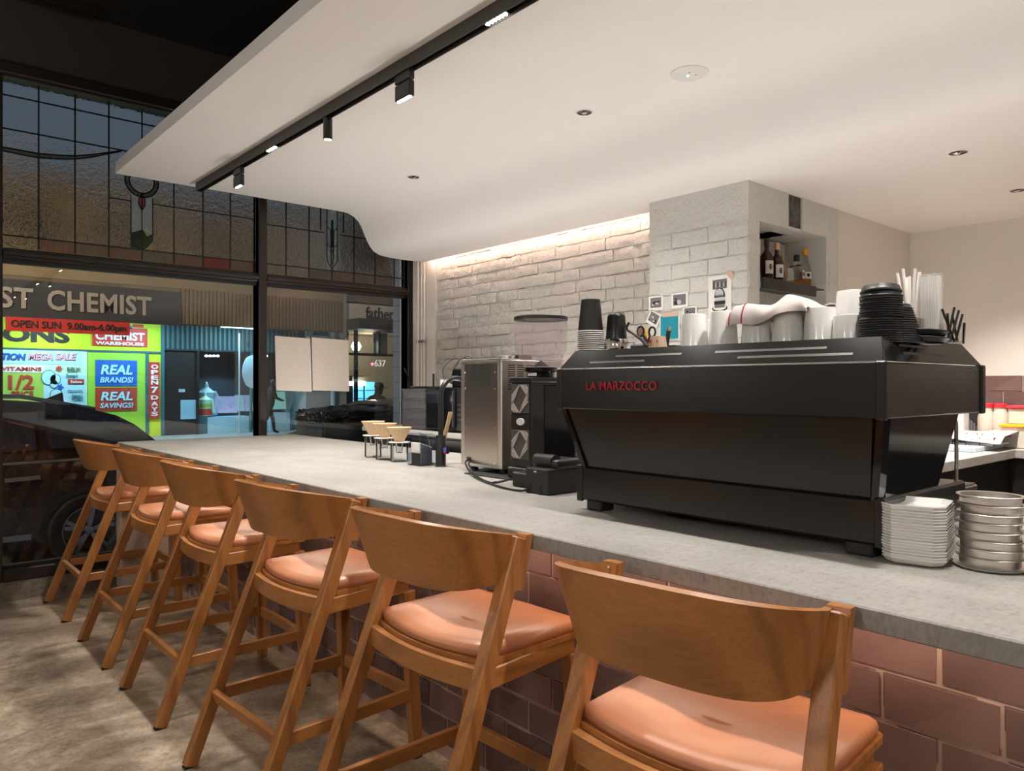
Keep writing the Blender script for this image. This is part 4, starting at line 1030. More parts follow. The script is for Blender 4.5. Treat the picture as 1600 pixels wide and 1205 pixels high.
# grinder
XG, YG0, YG1 = 1.95, 2.133, 2.257
gr = thing('coffee_grinder', 'black coffee grinder with patterned side plates and clear hopper', 'coffee grinder', (2.06, 2.195, HC))
MB().box(XG+.004, 2.20, YG0, YG1, .975, 1.325, .006).build('body', 'black_satin', gr)
MB().box(XG-.012, 2.22, YG0-.010, YG1+.004, HC+.004, .978, .005).build('base', 'black_satin', gr)
MB().box(XG-.002, 2.215, YG0-.006, YG1+.004, 1.312, 1.332, .003).build('top_plate', 'black_satin', gr)
MB().box(2.02, 2.185, YG0-.003, YG0, 1.01, 1.30, .001).build('side_panel', 'black_gloss', gr)
def plate(zc, hh):
    pnl = MB().box(XG-.001, XG+.005, YG0+.012, YG1-.006, zc-hh, zc+hh, .001).build('pattern_plate', 'pattern_dark', gr)
    yc = (YG0+.012+YG1-.006)/2; w = (YG1-YG0-.018)/2; x0, x1 = XG-.0030, XG-.0005
    def strip(pts): MB().prism([(yc-w*a, zc+hh*b_) for a, b_ in pts], 'x', x0, x1).build('stripe', 'pattern_grey', pnl)
    for o_ in (0, .30, .60):      # woven diamond of slanting bars
        strip([(-.9, -.05-o_*.9+.30), (-.9, -.05-o_*.9+.12), (-.02-o_*.30, .95-o_*.55-.12), (-.02-o_*.30, .95-o_*.55+.04)])
        strip([(.9, .05+o_*.9-.30), (.9, .05+o_*.9-.12), (.02+o_*.30, -.95+o_*.55+.12), (.02+o_*.30, -.95+o_*.55-.04)])
        strip([(.05+o_*.85*.9, .95), (.22+o_*.85*.7, .95), (.92, .25+o_*.7 if o_ < .5 else .80), (.92, .05+o_*.75)])
        strip([(-.05-o_*.85*.9, -.95), (-.22-o_*.85*.7, -.95), (-.92, -.25-o_*.7 if o_ < .5 else -.80), (-.92, -.05-o_*.75)])
plate(1.248, .057); plate(1.068, .057)
MB().box(XG+.000, XG+.005, YG0+.012, YG1-.006, 1.128, 1.188, .001).build('badge_plate', 'black_satin', gr)
ba = MB().lathe([(0, .003), (.022, .003), (.024, 0)], 28, Matrix.Translation((XG-.0005, 2.194, 1.158)) @ Matrix.Diagonal((1, 1, .62, 1)) @ Matrix.Rotation(-PI/2, 4, 'Y')).build('badge', 'light_print', gr)
MB().lathe([(0, 1.332), (.055, 1.332), (.055, 1.352), (.066, 1.356), (.066, 1.372), (0, 1.372)], 32, Matrix.Translation((2.06, 2.195, 0))).build('collar', 'black_gloss', gr)
MB().box(1.998, 2.004, 2.16, 2.205, 1.338, 1.350).build('label_strip', 'white_plastic', gr)
HT = Matrix.Translation((2.06, 2.195, 0))
hp = MB().lathe([(.072, 1.373), (.098, 1.428), (.105, 1.440), (.1075, 1.566), (.1050, 1.566), (.1025, 1.441), (.095, 1.430), (.069, 1.375)], 48, HT, closed=True).build('hopper', 'hopper_plastic', gr, angle=30)
MB().lathe([(0, 1.578), (.100, 1.578), (.108, 1.574), (.109, 1.562), (.1065, 1.562), (.104, 1.570), (0, 1.570)], 48, HT).build('hopper_lid', 'black_satin', hp)
MB().lathe([(0, 1.402), (.030, 1.380), (.0305, 1.376), (0, 1.376)], 20, HT).build('feed_cone', 'dark_plastic', hp)
MB().lathe([(.0, 1.415), (.086, 1.415), (.086, 1.417), (0, 1.417)], 32, HT).build('gate', 'wrap_plastic', hp)
# receipt printer
rp_ = thing('receipt_printer', 'black receipt printer with a rounded paper cover on the worktop', 'printer', (1.80, 1.868, HC))
MB().box(1.732, 1.90, 1.812, 1.925, HC, 1.018, .004).build('body', 'black_plastic', rp_)
MB().box(1.772, 1.905, 1.808, 1.928, 1.012, 1.046, .012, seg=3).build('cover', 'black_satin', rp_)
MB().cyl((1.795, 1.838, 1.036), (1.795, 1.932, 1.036), .026, None, 24).build('roll_cover', 'black_plastic', rp_)
MB().box(1.7305, 1.733, 1.868, 1.880, 1.004, 1.009).build('indicator', 'white_plastic', rp_)
for y in (1.905, 1.850): MB().box(1.7295, 1.734, y-.006, y+.006, HC, HC+.034, .001).build('cable_slot', 'dark_print', rp_)
MB().box(1.84, 1.856, 1.8105, 1.813, .945, .962).build('port', 'dark_print', rp_)
tag(MB().box(1.80, 1.93, 1.955, 2.075, HC, HC+.055, .006).build('power_brick', 'black_satin'), 'black power box between the printer and the grinder', 'power box')
def cable(name, pts, r, label, m='black_satin', n=24):
    P_ = [Vector(p) for p in pts]; out = []
    for i in range(len(P_)-1):
        p0, p1, p2, p3 = P_[max(i-1, 0)], P_[i], P_[i+1], P_[min(i+2, len(P_)-1)]
        for k in range(8):
            t_ = k/8; out.append(.5*((2*p1)+(-p0+p2)*t_+(2*p0-5*p1+4*p2-p3)*t_*t_+(-p0+3*p1-3*p2+p3)*t_**3))
    out.append(P_[-1])
    return tag(MB().tube(out, r, 8).build(name, m, angle=80), label, 'cable')
cable('power_cable', [(1.98, 2.567, .982), (1.95, 2.55, .968), (1.88, 2.42, .942), (1.80, 2.25, HC+.005), (1.735, 2.06, HC+.005), (1.722, 1.94, HC+.006), (1.728, 1.905, .945)], .0038, 'black cable running from the boiler to the printer')
cable('power_cable', [(1.985, 2.56, .976), (1.955, 2.53, .960), (1.87, 2.37, .936), (1.79, 2.19, HC+.004), (1.80, 2.12, .945), (1.86, 2.05, .975), (1.93, 2.02, .985)], .0038, 'second black cable looping up behind the printer')
cable('data_cable', [(1.93, 2.10, .955), (1.84, 2.16, .94), (1.775, 2.17, HC+.004), (1.74, 2.06, HC+.004), (1.73, 1.99, HC+.004), (1.74, 1.85, .94)], .003, 'thin grey cable lying across the worktop', 'track_grey')
# tap
tp = thing('tap', 'matt black gooseneck tap with a blue and red knob', 'tap', (2.0, 2.80, HC))
MB().lathe([(0, 0), (.0265, 0), (.0265, .004), (.0235, .006), (.0235, .139), (.022, .142), (0, .142)], 28, Matrix.Translation((2.0, 2.80, HC))).build('base', 'black_satin', tp, angle=30)
arc = [(2.0, 2.80, 1.06), (2.0, 2.80, 1.25)] + [(2.0+.085-.085*math.cos(a), 2.80, 1.25+.085*math.sin(a)) for a in [PI*k/16 for k in range(1, 17)]] + [(2.17, 2.80, 1.20)]
MB().tube(arc, .0118, 14).build('spout', 'black_satin', tp, angle=60)
MB().cyl((2.0, 2.776, 1.003), (2.0, 2.748, 1.003), .013).build('valve', 'black_satin', tp)
MB().tube([(2.0, 2.755, 1.005), (1.998, 2.748, 1.03)], .003, 6).build('lever', 'black_satin', tp)
MB().lathe([(0, .002), (.011, .001), (.012, 0)], 20, Matrix.Translation((1.988, 2.752, 1.008)) @ Matrix.Rotation(-PI/2, 4, 'Y')).build('indicator', 'blue_dot', tp)
MB().lathe([(0, .002), (.006, .001), (.0065, 0)], 16, Matrix.Translation((1.987, 2.752, .998)) @ Matrix.Rotation(-PI/2, 4, 'Y')).build('indicator', 'red_plastic', tp)
# napkin holder and stirrer
nh = thing('napkin_holder', 'clear smoky acrylic holder with white napkins beside the tap', 'holder', (1.965, 2.905, HC))
for y in (2.860, 2.955):
    MB().prism([(1.925, HC), (2.045, HC), (2.045, HC+.10), (2.03, HC+.135), (1.99, HC+.148), (1.925, HC+.150)], 'y', y-.002, y+.002).build('side', 'smoke_acrylic', nh)
MB().box(1.925, 2.045, 2.858, 2.957, HC, HC+.005).build('bottom', 'smoke_acrylic', nh)
MB().box(1.923, 1.927, 2.858, 2.957, HC, HC+.06).build('front', 'smoke_acrylic', nh)
for k in range(6): MB().box(1.935+.011*k, 1.944+.011*k, 2.868, 2.948, HC+.006, HC+.105-.004*k, .001).build('napkin', 'white_paper', nh)
tag(MB().bar((2.06, 2.905, HC), (2.10, 2.86, 1.175), .004, .022, (0, 1, .0), bev=.001).build('wooden_stirrer', 'tan_stick'), 'flat wooden stirrer standing behind the tap', 'stirrer')
# pour-over sets
def pourover(px, py, lab1, lab2, grp, hs=.103):
    q = at(px, py, Z=HC)
    t = thing('coffee_server', lab1, 'coffee server', (q.x, q.y, HC), 0, 'glass servers')
    MB().lathe([(0, 0), (.042, 0), (.0435, .003), (.0435, hs), (.0415, hs), (.0415, .004), (0, .004)], 36).build('glass_body', 'clear_glass', t, local=True, angle=40)
    d = thing('paper_dripper', lab2, 'dripper', (q.x, q.y, HC+hs), 0, grp)
    MB().lathe([(.0, 0), (.052, 0), (.054, .002), (.052, .004), (.022, .0045), (0, .0045)], 36).build('flange', 'white_paper', d, local=True, angle=40)
    MB().lathe([(.006, -.045), (.014, -.050), (.017, -.02), (.020, 0), (.017, 0), (.012, -.044)], 24, closed=True).build('funnel', 'clear_acrylic', d, local=True, angle=40)
    b = MB(); n = 56; rows = []
    for r, zz in ((.021, .004), (.036, .032), (.0495, .058), (.059, .074)):
        rows.append([b.bm.verts.new(((r + (.0022*(r/.059) if k % 2 else -.0022*(r/.059)))*math.cos(2*PI*k/n), (r + (.0022*(r/.059) if k % 2 else -.0022*(r/.059)))*math.sin(2*PI*k/n), zz + (.001 if k % 2 else 0))) for k in range(n)])
    inn = [[b.bm.verts.new((v.co.x*.97, v.co.y*.97, v.co.z+.0003)) for v in r] for r in rows]
    for R_ in (rows, inn):
        for a, c in zip(R_, R_[1:]):
            for k in range(n): b.bm.faces.new((a[k], a[(k+1) % n], c[(k+1) % n], c[k]))
    for k in range(n): b.bm.faces.new((rows[-1][k], rows[-1][(k+1) % n], inn[-1][(k+1) % n], inn[-1][k])); b.bm.faces.new((rows[0][(k+1) % n], rows[0][k], inn[0][k], inn[0][(k+1) % n]))
    b.build('filter', 'filter_paper', d, local=True, angle=0)
GD = 'paper filter drippers'
pourover(583, 714, 'clear glass server farthest from the tap', 'dripper with pleated paper filter farthest from the tap', GD, .110)
pourover(601, 718, 'clear glass server in the middle of three', 'dripper with pleated paper filter in the middle of three', GD, .106)
pourover(624, 721, 'clear glass server nearest the acrylic napkin holder', 'dripper with pleated paper filter nearest the napkin holder', GD, .092)

# ================================================================== BACK BENCH (along the brick wall)
XK = 3.06
bn = thing('back_bench', 'pale back bench with dark cupboards along the brick wall', 'bench', (3.33, 4.0, 0))
MB().box(XK, 3.590, 2.70, 5.38, .935, .972, .004).build('top', 'plaster', bn)
MB().box(XK+.03, 3.590, 2.72, 5.36, 0, .935).build('carcass', 'black_satin', bn)
for k in range(4): MB().box(XK+.012, XK+.03, 2.74+.655*k, 3.375+.655*k, .10, .92, .002).build('cupboard_door', 'black_panel', bn)
ZB = .972
mw = thing('microwave', 'black microwave oven on the back bench behind the tap', 'microwave', (3.25, 4.27, ZB))
MB().box(3.10, 3.45, 4.02, 4.515, ZB+.012, ZB+.315, .008).build('body', 'black_satin', mw)
MB().box(3.092, 3.101, 4.16, 4.510, ZB+.016, ZB+.311, .006).build('door', 'screen_black', mw)
MB().box(3.094, 3.101, 4.024, 4.150, ZB+.016, ZB+.311, .003).build('control_panel', 'black_plastic', mw)
for k in range(5): MB().box(3.090, 3.095, 4.05, 4.13, ZB+.05+.035*k, ZB+.065+.035*k, .001).build('button', 'track_grey', mw)
MB().bar((3.075, 4.155, ZB+.04), (3.075, 4.155, ZB+.29), .014, .018).build('handle', 'track_grey', mw)
for y in (4.06, 4.47):
    for x in (3.14, 3.41): MB().cyl((x, y, ZB), (x, y, ZB+.013), .014).build('foot', 'rubber', mw)
labs_b = ['clear plastic tub at the bottom of the stack by the window', 'clear plastic tub second from the bottom by the window', 'clear plastic tub second from the top by the window', 'topmost clear plastic tub under the laptop']
for k in range(4):
    z0 = ZB + .076*k
    t = thing('storage_tub', labs_b[k], 'tub', (3.28, 4.69, z0), 0, 'clear tubs stacked by the window')
    b = MB(); b.box(3.10, 3.104, 4.535, 4.84, z0, z0+.066); b.box(3.446, 3.45, 4.535, 4.84, z0, z0+.066); b.box(3.104, 3.446, 4.535, 4.539, z0, z0+.066); b.box(3.104, 3.446, 4.836, 4.84, z0, z0+.066); b.box(3.104, 3.446, 4.539, 4.836, z0, z0+.004)
    b.build('box', 'box_plastic', t)
    MB().box(3.095, 3.455, 4.53, 4.845, z0+.066, z0+.076, .002).build('lid', 'box_plastic', t)
    MB().box(3.12, 3.42, 4.56, 4.80, z0+.006, z0+.030+.006*k, .004).build('contents', 'grey_print', t)
ZBT = ZB + .304
lt = thing('laptop', 'thin black laptop opened on the clear plastic tubs', 'laptop', (3.16, 4.80, ZBT), math.radians(-32))
MB().box(0, .26, -.02, .30, .0, .016, .003).build('base', 'black_satin', lt, local=True)
MB().bar((0, .14, .014), (-.055, .14, .158), .32, .006, (0, 1, 0)).build('screen', 'black_gloss', lt, local=True)
MB().cyl((0, -.02, .014), (0, .30, .014), .007, None, 10).build('hinge', 'copper', lt, local=True)
MB().box(.03, .22, .0, .28, .016, .0175).build('keyboard', 'dark_print', lt, local=True)
ct = thing('card_terminal', 'white wedge-shaped payment terminal on the microwave', 'card terminal', (3.19, 4.29, ZB+.315))
MB().hexa([(3.12, 4.235, ZB+.315), (3.30, 4.235, ZB+.315), (3.30, 4.375, ZB+.315), (3.12, 4.375, ZB+.315), (3.12, 4.235, ZB+.327), (3.30, 4.235, ZB+.327), (3.30, 4.375, ZB+.372), (3.12, 4.375, ZB+.372)]).build('body', 'white_plastic', ct)
MB().hexa([(3.14, 4.26, ZB+.336), (3.28, 4.26, ZB+.336), (3.28, 4.355, ZB+.366), (3.14, 4.355, ZB+.366), (3.14, 4.26, ZB+.338), (3.28, 4.26, ZB+.338), (3.28, 4.355, ZB+.369), (3.14, 4.355, ZB+.369)]).build('screen', 'screen_black', ct)
rt = thing('router', 'dark blue-black router box with three cables', 'router', (3.22, 4.12, ZB+.315))
MB().box(3.12, 3.30, 3.98, 4.235, ZB+.315, ZB+.440, .006).build('body', 'screen_black', rt)
zr = ZB+.440
for k, y in enumerate((4.19, 4.12, 4.07)): MB().cyl((3.2, y, zr), (3.2, y, zr+.025), .005, .003, 8).build('plug', 'black_plastic', rt)
zt0 = ZB+.37
cable('router_cable', [(3.2, 4.19, zr+.02), (3.19, 4.22, zr+.065), (3.18, 4.30, zr+.075), (3.17, 4.40, zr+.02), (3.17, 4.41, zr-.04), (3.17, 4.38, zr-.07), (3.17, 4.33, zt0+.004)], .0022, 'outermost thin black cable arching from the router')
cable('router_cable', [(3.2, 4.12, zr+.02), (3.19, 4.15, zr+.075), (3.18, 4.22, zr+.07), (3.17, 4.27, zr+.02), (3.17, 4.30, zr-.03), (3.17, 4.31, zt0)], .0026, 'middle black cable with a thick plug at the terminal')
cable('router_cable', [(3.2, 4.07, zr+.02), (3.19, 4.09, zr+.07), (3.18, 4.14, zr+.09), (3.17, 4.21, zr+.06), (3.17, 4.26, zr+.01), (3.17, 4.29, zr-.05), (3.17, 4.30, zt0)], .0022, 'innermost thin black cable arching from the router')
tag(MB().tube([(3.45, 4.93, ZB+.31), (3.47, 4.96, ZB+.42)], .008, 8).build('antenna', 'black_plastic'), 'short black aerial leaning in the window corner', 'aerial')
tag(MB().box(3.40, 3.50, 4.88, 4.98, ZB, ZB+.31, .004).build('network_box', 'black_satin'), 'upright black box behind the clear tubs', 'box')

# ================================================================== ALCOVE: shelf and bottles
sh = thing('bottle_shelf', 'black metal shelf across the brick alcove', 'shelf', (3.75, 2.12, 1.79))
MB().box(3.435, 3.985, 2.022, 2.034, 1.790, 1.848, .002).build('front_bar', 'black_satin', sh)
MB().box(3.447, 4.10, 2.034, 2.295, 1.836, 1.842).build('plate', 'black_satin', sh)
ZS = 1.842
def bottle(label, x, y, prof, gm, cap, capm, lab=None, liquid=None, square=False):
    t = thing('bottle', label, 'bottle', (x, y, ZS), PI/4 if square else 0, 'bottles in the alcove')
    n = 4 if square else 28
    MB().lathe(prof, n).build('glass_body', gm, t, local=True, angle=40)
    if liquid: MB().lathe(liquid[0], n).build('liquid', liquid[1], t, local=True, angle=40)
    r, z0, z1 = cap; MB().lathe([(0, z0), (r, z0), (r, z1-.002), (r-.002, z1), (0, z1)], 20).build('cap', capm, t, local=True, angle=40)
    if lab:
        R, z0, z1, m, a0, a1 = lab
        b = MB().sheet(12, 2, lambda u, v: (R*math.cos(lerp(a0, a1, u)), R*math.sin(lerp(a0, a1, u)), lerp(z0, z1, v)), .0006)
        lb = b.build('label', m, t, local=True, angle=60)
        if square: lb.rotation_euler = (0, 0, -PI/4)
        am = (a0+a1)/2
        for dz, w in ((.66, .010), (.5, .014), (.36, .008)):
            MB().sheet(4, 1, lambda u, v: ((R+.001)*math.cos(am+(u-.5)*w/R*1.4), (R+.001)*math.sin(am+(u-.5)*w/R*1.4), lerp(z0, z1, dz)+lerp(-.004, .004, v)), .0006).build('print_mark', 'dark_print', lb, local=True)
    return t
WB = lambda R, H_, nk, nr: [(0, 0), (R, 0), (R, H_*.58), (R*.92, H_*.66), (nr*1.25, H_*.76), (nr, H_*.80), (nr, nk), (0, nk)]
PB = at(1198, 400, Y=2.14).x; PC = at(1214, 400, Y=2.14).x
A0, A1 = math.radians(200), math.radians(290)
bottle('brown whisky bottle with pink-cream label and dark cap', PB, 2.14, WB(.034, .235, .215, .012), 'brown_glass', (.0145, .208, .245), 'dark_plastic', (.0345, .055, .125, 'wall_sheet', A0, A1))
bottle('brown whisky bottle with cream label and gold-topped cap', PC, 2.14, WB(.034, .225, .205, .012), 'brown_glass', (.0145, .198, .236), 'tan_stick', (.0345, .045, .115, 'white_paper', A0, A1))
bottle('amber bottle half hidden at the left side of the alcove', 3.495, 2.20, WB(.032, .17, .16, .011), 'brown_glass', (.013, .155, .175), 'dark_plastic', (.0325, .03, .11, 'filter_paper', A0, A1))
PD = at(1245, 400, Y=2.14).x; PE = at(1266, 400, Y=2.14).x
bottle('square clear bottle with a black stopper, a third full', PD, 2.14, [(0, 0), (.050, 0), (.050, .120), (.040, .134), (.016, .142), (.014, .17), (0, .17)], 'clear_glass', (.016, .160, .196), 'black_plastic', (.040, .06, .105, 'white_paper', math.radians(258), math.radians(290)), ([(0, .003), (.046, .003), (.046, .050), (0, .050)], 'amber_liquid'), True)
bottle('tall clear bottle of amber spirit with a yellow cap', PE, 2.17, [(0, 0), (.034, 0), (.034, .12), (.028, .145), (.014, .165), (.0125, .22), (0, .22)], 'clear_glass', (.015, .212, .252), 'yellow_plastic', (.035, .075, .115, 'white_paper', A0, math.radians(275)), ([(0, .003), (.031, .003), (.031, .118), (0, .118)], 'amber_liquid'))
a_ = at(1222, 376, Y=2.25); tag(MB().bar((a_.x+.06, 2.25, ZS), (a_.x, 2.25, 2.075), .018, .010, (1, 0, 0)).build('wooden_lath', 'tan_stick'), 'narrow yellowish lath leaning behind the bottles', 'lath')

# ================================================================== PICTURES ON THE CHIMNEY BREAST
def on_breast(px0, px1, py0, py1, X=XB-.008):
    a = at(px0, py0, X=X); b = at(px1, py1, X=X); return a.y, b.y, b.z, a.z      # y left (larger), y right, z low, z high
def snapshot(name, label, px0, px1, py0, py1, seed, tilt=0.0, inset=(.16, .16, .12, .20)):
    ya, yb_, z0, z1 = on_breast(px0, px1, py0, py1); yc, zc = (ya+yb_)/2, (z0+z1)/2; w, h = (ya-yb_)/2, (z1-z0)/2
    t = thing(name, label, 'photo', (XB-.008, yc, zc)); t.rotation_euler = (tilt, 0, 0)
    MB().box(-.001, .001, -w, w, -h, h).build('card', 'white_paper', t, local=True)
    rnd = random.Random(seed); iw, ih = w*.76, h*.70; z_off = h*.08
    im = MB().box(-.0018, -.001, -iw, iw, -ih+z_off, ih+z_off).build('image', 'grey_print', t, local=True)
    for k in range(5):
        cy_, cz = rnd.uniform(-iw*.6, iw*.6), rnd.uniform(-ih*.7, ih*.2)+z_off; rw, rh = rnd.uniform(.15, .35)*iw, rnd.uniform(.2, .45)*ih
        pts = [(max(-iw, min(iw, cy_+rw*math.cos(a)*rnd.uniform(.8, 1.2))), max(-ih+z_off, min(ih+z_off, cz+rh*math.sin(a)*rnd.uniform(.8, 1.2)))) for a in [2*PI*q/9 for q in range(9)]]
        MB().prism(pts, 'x', -.0022-.0002*k, -.0018).build('image_tone', ['dark_print', 'light_print', 'dark_print'][k % 3], im, local=True, angle=0)
    return t
snapshot('snapshot', 'small black and white snapshot farthest left on the brick pier', 1014, 1036, 464, 484, 1)
snapshot('snapshot', 'wide black and white snapshot of a group, highest of the four', 1049, 1075, 459, 480, 2)
snapshot('snapshot', 'small portrait snapshot just above the white mugs', 1067, 1089, 480, 499, 3)
snapshot('snapshot', 'tilted snapshot at the edge of the teal card', 1012, 1031, 488, 508, 4, .5)
ya, yb_, z0, z1 = on_breast(1031, 1062, 494, 530)
t = thing('teal_card', 'teal card with white edges taped to the brick pier', 'card', (XB-.008, (ya+yb_)/2, z0))
MB().box(XB-.009, XB-.007, yb_, ya, z0, z1).build('card', 'white_paper', t); MB().box(XB-.0098, XB-.009, yb_+.008, ya-.006, z0+.004, z1-.002).build('face', 'teal_card', t)
MB().box(XB-.0104, XB-.007, yb_+.01, ya-.02, z1-.008, z1+.012).build('tape', 'pink_tape', t)
# drawing of a burger
ya, yb_, z0, z1 = on_breast(1107, 1143, 433, 500)
ps_ = thing('burger_poster', 'tall white poster with an ink drawing of a burger', 'poster', (XB-.008, (ya+yb_)/2, z0))
MB().box(XB-.009, XB-.007, yb_, ya, z0, z1).build('sheet', 'white_paper', ps_)
yc = (ya+yb_)/2; w = (ya-yb_)/2; h = z1-z0
BG = lambda q: [(a*1.12, .25+(b_-.25)*1.28) for a, b_ in q]
def draw(pts, m, k=0): MB().prism([(yc-w*a, z0+h*b_) for a, b_ in pts], 'x', XB-.0098-.0004*k, XB-.009).build('drawing', m, ps_, angle=0)
draw([(-.62, .70), (.62, .71), (.62, .92), (-.62, .91)], 'grey_print')
for k in range(7): draw([(-.55+.17*k, .73+.02*(k % 3)), (-.47+.17*k, .74), (-.46+.17*k, .86-.03*(k % 2)), (-.53+.17*k, .88-.02*(k % 3))], 'light_print' if k % 2 else 'dark_print', 1)
ell = lambda cx, cz, rx, rz, a0=0, a1=2*PI, n=18: [(cx+rx*math.cos(lerp(a0, a1, i/n)), cz+rz*math.sin(lerp(a0, a1, i/n))) for i in range(n+1)]
draw(BG(ell(0, .27, .60, .06)[:-1]), 'dark_print'); draw(BG(ell(0, .282, .52, .045)[:-1]), 'white_paper', 1)
draw(BG([(-.38, .28), (.38, .28), (.40, .34), (-.40, .34)]), 'grey_print', 2); draw(BG([(-.42, .34), (.42, .34), (.42, .40), (-.42, .40)]), 'dark_print', 2)
draw(BG([(-.36, .40), (.36, .40), (.38, .44), (-.38, .44)]), 'light_print', 2); draw(BG(ell(0, .46, .42, .17, 0, PI, 14)), 'dark_print', 2); draw(BG(ell(-.02, .50, .33, .11, 0, PI, 14)), 'light_print', 3); draw(BG(ell(0, .475, .36, .03, 0, PI, 14)), 'grey_print', 4)
for k in range(9): draw([(-.52+.115*k, .17), (-.44+.115*k, .17), (-.44+.115*k, .20), (-.52+.115*k, .20)], 'dark_print')
t = MB().prism([(yc-w*.55, z1+.004), (yc-w*.95, z1+.022), (yc-w*1.25, z1-.012), (yc-w*1.0, z1-.030)], 'x', XB-.0102, XB-.0092).build('tape', 'pink_tape', ps_, angle=0)

# ================================================================== RIGHT REAR CORNER
rc = thing('corner_counter', 'grey stone counter turning the corner behind the machine', 'counter', (4.4, 1.7, 0))
MB().box(3.62, 5.335, 1.36, 2.044, HC-.05, HC, .003).build('top', 'grey_stone', rc); MB().box(5.02, 5.335, -1.3, 1.36, HC-.05, HC, .003).build('top_return', 'grey_stone', rc)
MB().box(3.65, 5.30, 1.40, 2.04, 0, HC-.05).build('carcass', 'black_satin', rc); MB().box(5.06, 5.33, -1.3, 1.40, 0, HC-.05).build('carcass', 'black_satin', rc)
wr = [o for o in bpy.data.objects if o.name.startswith('wall_right')][0]
STM = [tile_mesh(.206, .0935, 40+k) for k in range(3)]
for r in range(5):
    zz = 1.362-.049-.098*r; y = 2.03 - (.105 if r % 2 else 0)
    if zz < .93: break
    while y - .206 > -1.2:
        link('tile', random.choice(STM), wr, Vector((5.339, y-.103, zz)) - wr.location); y -= .21
bx = lambda px, X=5.1: at(px, 650, X=X).y
t = thing('cutting_board', 'pale blue-white plastic board on the corner counter', 'board', (4.98, 1.72, HC))
MB().box(4.62, 5.20, 1.44, 1.98, HC, HC+.028, .004).build('slab', 'pale_blue_board', t)
t = thing('tool_tray', 'blue-grey wire tray of glasses under a pink towel', 'tray', (5.0, 1.62, HC+.028)); zt2 = HC+.028
b = MB()
for x in (4.80, 5.16): b.bar((x, 1.40, zt2+.045), (x, 1.90, zt2+.045), .006, .006)
for y in (1.40, 1.90): b.bar((4.80, y, zt2+.045), (5.16, y, zt2+.045), .006, .006)
for k in range(8): b.bar((4.80, 1.40+.0714*k, zt2), (4.80, 1.40+.0714*k, zt2+.045), .004, .004)
b.build('rim', 'dark_plastic', t); MB().box(4.81, 5.15, 1.41, 1.89, zt2, zt2+.01).build('floor_plate', 'pale_blue_board', t)
for k in range(6): MB().lathe([(0, 0), (.026, 0), (.030, .055), (.028, .055), (.024, .003), (0, .003)], 16, Matrix.Translation((4.86, 1.45+.08*k, zt2+.010))).build('glass', 'clear_glass', t)
MB().sheet(24, 16, lambda u, v: (lerp(4.77, 5.18, v), lerp(1.92, 1.36, u), zt2+.078+.012*math.sin(5*u+3*v)+.008*noise.noise(Vector((4*u, 4*v, 1)))-.03*max(0, .18-v)/.18*1.2-.012*u), .005).build('towel', 'pink_towel' if 'pink_towel' in MATS else 'white_paper', t, angle=80)
mat('pink_towel', (.62, .45, .43), .9)
bpy.data.objects[[o.name for o in t.children if o.name.startswith('towel')][0]].data.materials[0] = M('pink_towel')
for k, (px, lab) in enumerate(((1541, 'squat milky bottle with red lid, the one nearer the machine'), (1563, 'squat milky bottle with red lid, the one farther right'))):
    X = 5.24; q = at(px, 640, X=X); zb = HC
    t = thing('sauce_bottle', lab, 'bottle', (X, q.y, zb), 0, 'red-lidded bottles')
    MB().lathe([(0, 0), (.045, 0), (.047, .006), (.047, .17), (.040, .20), (.034, .215), (.034, .235), (0, .235)], 24).build('body', 'frosted_plastic', t, local=True, angle=40)
    MB().lathe([(0, .235), (.038, .235), (.038, .258), (.034, .262), (0, .262)], 24).build('lid', 'red_plastic', t, local=True, angle=40)
    MB().lathe([(0, .006), (.041, .006), (.041, .15), (0, .15)], 20).build('contents', 'white_plastic', t, local=True)
q0, q1 = at(1583, 640, X=5.22).y, at(1640, 640, X=5.22).y; yc = (q0+q1)/2
t = thing('food_box', 'clear food box with a bright yellow lid', 'food box', (5.20, yc, HC)); MB().box(5.10, 5.30, q1, q0+.03, HC, HC+.125, .006).build('box', 'frosted_plastic', t); MB().box(5.09, 5.31, q1-.01, q0+.04, HC+.125, HC+.142, .004).build('lid', 'yellow_plastic', t)
t = thing('food_box', 'clear food box with a pale red lid stacked on the yellow one', 'food box', (5.20, yc, HC+.142)); MB().box(5.12, 5.28, q1, q0, HC+.142, HC+.235, .006).build('box', 'frosted_plastic', t); MB().box(5.11, 5.29, q1-.01, q0+.008, HC+.235, HC+.252, .004).build('lid', 'red_plastic', t)
q0, q1 = at(1511, 650, X=5.25).y, at(1531, 650, X=5.25).y
t = thing('small_picture', 'small dark picture propped behind the pink towel', 'picture', (5.25, (q0+q1)/2, HC)); MB().box(5.245, 5.255, q1, q0, HC, 1.13).build('panel', 'dark_print', t)
for k in range(4): MB().box(5.243, 5.2455, lerp(q1, q0, .15+.2*k), lerp(q1, q0, .3+.2*k), .99+.02*(k % 2), 1.05+.015*k).build('image', 'grey_print', t)
q0, q1 = at(1488, 650, X=5.2).y, at(1510, 650, X=5.2).y
t = thing('white_jug', 'white plastic container half hidden behind the machine', 'container', (5.2, (q0+q1)/2, HC)); MB().box(5.14, 5.26, q1, q0, HC, 1.14, .01).build('body', 'white_plastic', t)
MB().box(5.15, 5.25, q1+.008, q0-.008, 1.14, 1.155, .003).build('lid', 'white_plastic', t)
